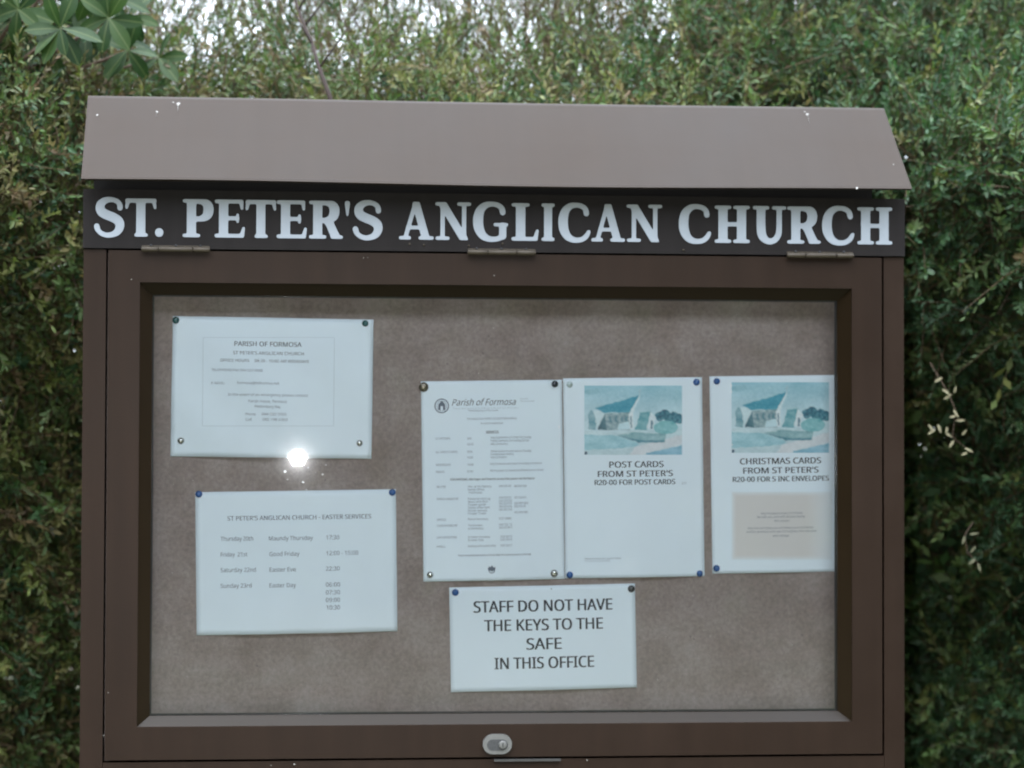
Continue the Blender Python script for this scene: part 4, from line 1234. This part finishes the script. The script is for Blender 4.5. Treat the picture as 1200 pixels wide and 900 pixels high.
sh = [leaf_mesh(.0165, .0046, .1), leaf_mesh(.013, .004, .2)]
for m_ in sh: m_.materials.append(M['pale_leaf']); m_['local'] = 1
M['dimmed_leaf'] = mat('dimmed_olive_leaf', (0.10, 0.10, 0.055), 0.8)  # lower sprig's dim light painted in as a darker leaf colour
sh2 = [leaf_mesh(.016, .0045, .1)]; sh2[0].materials.append(M['dimmed_leaf']); sh2[0]['local'] = 1
for track, lv in (([(1090, 425, .40), (1112, 462, .38), (1120, 482, .37), (1116, 512, .37), (1138, 530, .37)],
                   [(1095, 448, 12, -8), (1104, 456, 8, 5), (1106, 468, 12, -8), (1118, 461, 3, -9), (1117, 480, 6, 8), (1121, 487, -10, 2), (1120, 493, 14, -1), (1088, 497, 7, 10), (1096, 503, -9, 6),
                    (1099, 497, 3, 8), (1110, 500, -1, 8), (1108, 507, 6, 4), (1127, 510, 8, -8), (1130, 525, 10, 4), (1134, 530, -9, 4), (1118, 516, -4, 6)]),
                  ([(1140, 612, .40), (1130, 628, .39), (1134, 648, .39), (1148, 662, .39)],
                   [(1131, 628, -3, 9), (1137, 648, 7, -9), (1146, 660, 3, 9), (1136, 626, 8, -1), (1143, 655, -7, 6)])):
    st_, pts = pale_sprig(track, 0); dim = len(lv) < 8
    for (x, y, dx, dy) in lv:
        Y = .365
        p = at(x, y, Y); q = at(x + dx, y + dy, Y - .004)
        o = bpy.data.objects.new('leaf', random.choice(sh2 if dim else sh)); COL.objects.link(o)
        orient(o, p, Vector(q - p), Vector((random.uniform(-.3, .3), -1, random.uniform(0, .5))))
        o.parent = st_; o.matrix_parent_inverse = Matrix.Translation(-(H.location))

# broad-leaved shrub reaching in at the upper left
SH = empty('broad_leaved_shrub', (-1.05, .55, 0), label='shrub with broad glossy green leaves in whorls at the upper left', cat='shrub')
bl = []
for L, W_, c_ in ((.064, .027, .22), (.056, .024, .35), (.048, .022, .1)):
    me = leaf_mesh(L, W_, c_, fold=.14, shape=1.35)
    me.materials.append(M['broad']); me['local'] = 1
    for p in me.polygons: p.use_smooth = True
    bl.append(me)


def w2(pts, r):
    bm = bmesh.new(); tube(bm, [tuple(p) for p in pts], r, 7); return link('branch', bm_me(bm, 'branch'), M['wood'], SH, True)


trunk_base = np.array([-1.05, .62, 0.])
cen = [(72, 34, .28), (22, 12, .34), (128, 22, .36), (-20, 55, .40), (150, 60, .42), (60, -20, .36), (105, -12, .40), (14, 78, .42), (-40, 0, .35), (186, 68, .5), (8, 185, .42), (40, 30, .44), (100, 38, .46), (62, 132, .46), (-10, 25, .42), (60, 60, .46), (130, -5, .44), (5, -15, .36), (90, 5, .44), (120, 55, .48), (30, 60, .48), (-25, 110, .46), (150, 20, .5)]
hub = at(-60, 90, .5)
w2([tuple(trunk_base), (-1.0, .6, .8), (-.93, .55, 1.6), tuple(hub)], [.02, .017, .013, .008])
for ci, (px, py, Y) in enumerate(cen):
    p = at(px, py, Y); mid = (p + hub) / 2 + np.array([0, .02, -.03])
    w2([tuple(hub), tuple(mid), tuple(p)], [.006, .004, .0028])
    sp_n = 7 if ci < 9 else 5
    first = [(-44, -3), (-40, 26), (-22, 32), (24, 46), (50, 8), (-14, -26), (12, -34), (4, 30)] if ci == 0 else None
    for k_ in range(len(first) if first else sp_n):
        if first:
            dx, dy = first[k_]; q = at(px + dx, py + dy, Y - .012); dd = q - p
        else:
            a = 2 * math.pi * k_ / sp_n + random.uniform(-.3, .3)
            dd = np.array([math.cos(a), -.2 + random.uniform(-.6, .4), math.sin(a) + random.uniform(-.3, .4)])
        o = bpy.data.objects.new('leaf', bl[0] if first and k_ < 5 else random.choice(bl)); COL.objects.link(o)
        orient(o, p + np.array([0, -.002 * k_, 0]), dd, (random.uniform(-.7, .7), -.8, .4 + random.uniform(-.6, .5)))
        s_ = random.uniform(.85, 1.1); o.scale = (s_, s_, s_)
        o.parent = SH; o.matrix_parent_inverse = Matrix.Translation(-SH.location)


# ------------------------------------------------------------------ unseen trees added behind the camera to darken reflections and low sky
def added_tree_belt():
    rng = np.random.default_rng(5)
    n = 20000
    x = rng.uniform(-26, 26, n); hgt = 8.0 + 2.2 * vnoise(x, x * 0, .35, 41)
    z = rng.uniform(0, 1, n) ** .8 * hgt; y = -17 - rng.uniform(0, 2.5, n) * (1 - .5 * z / hgt)
    th = x / 26 * 1.38; rr = -y                # belt curved round so the side beads reflect dark
    base = np.stack([rr * np.sin(th) * 1.1, -rr * np.cos(th) - .6, z], 1); d = rng.normal(size=(n, 3)) + np.array([0, .4, .4])
    A = sprig_cloud(base, d, rng.uniform(.5, 1.1, n), 16, np.full(n, .40), .5, tints(n, x * 0, z, rng), False, rng)
    o = link('added_tree_belt', mesh_from('added_tree_belt', [A[:3]]), M['leaf'])
    tag(o, 'unseen belt of trees added behind the camera to darken reflections and low sky', 'trees', kind='stuff')


added_tree_belt()
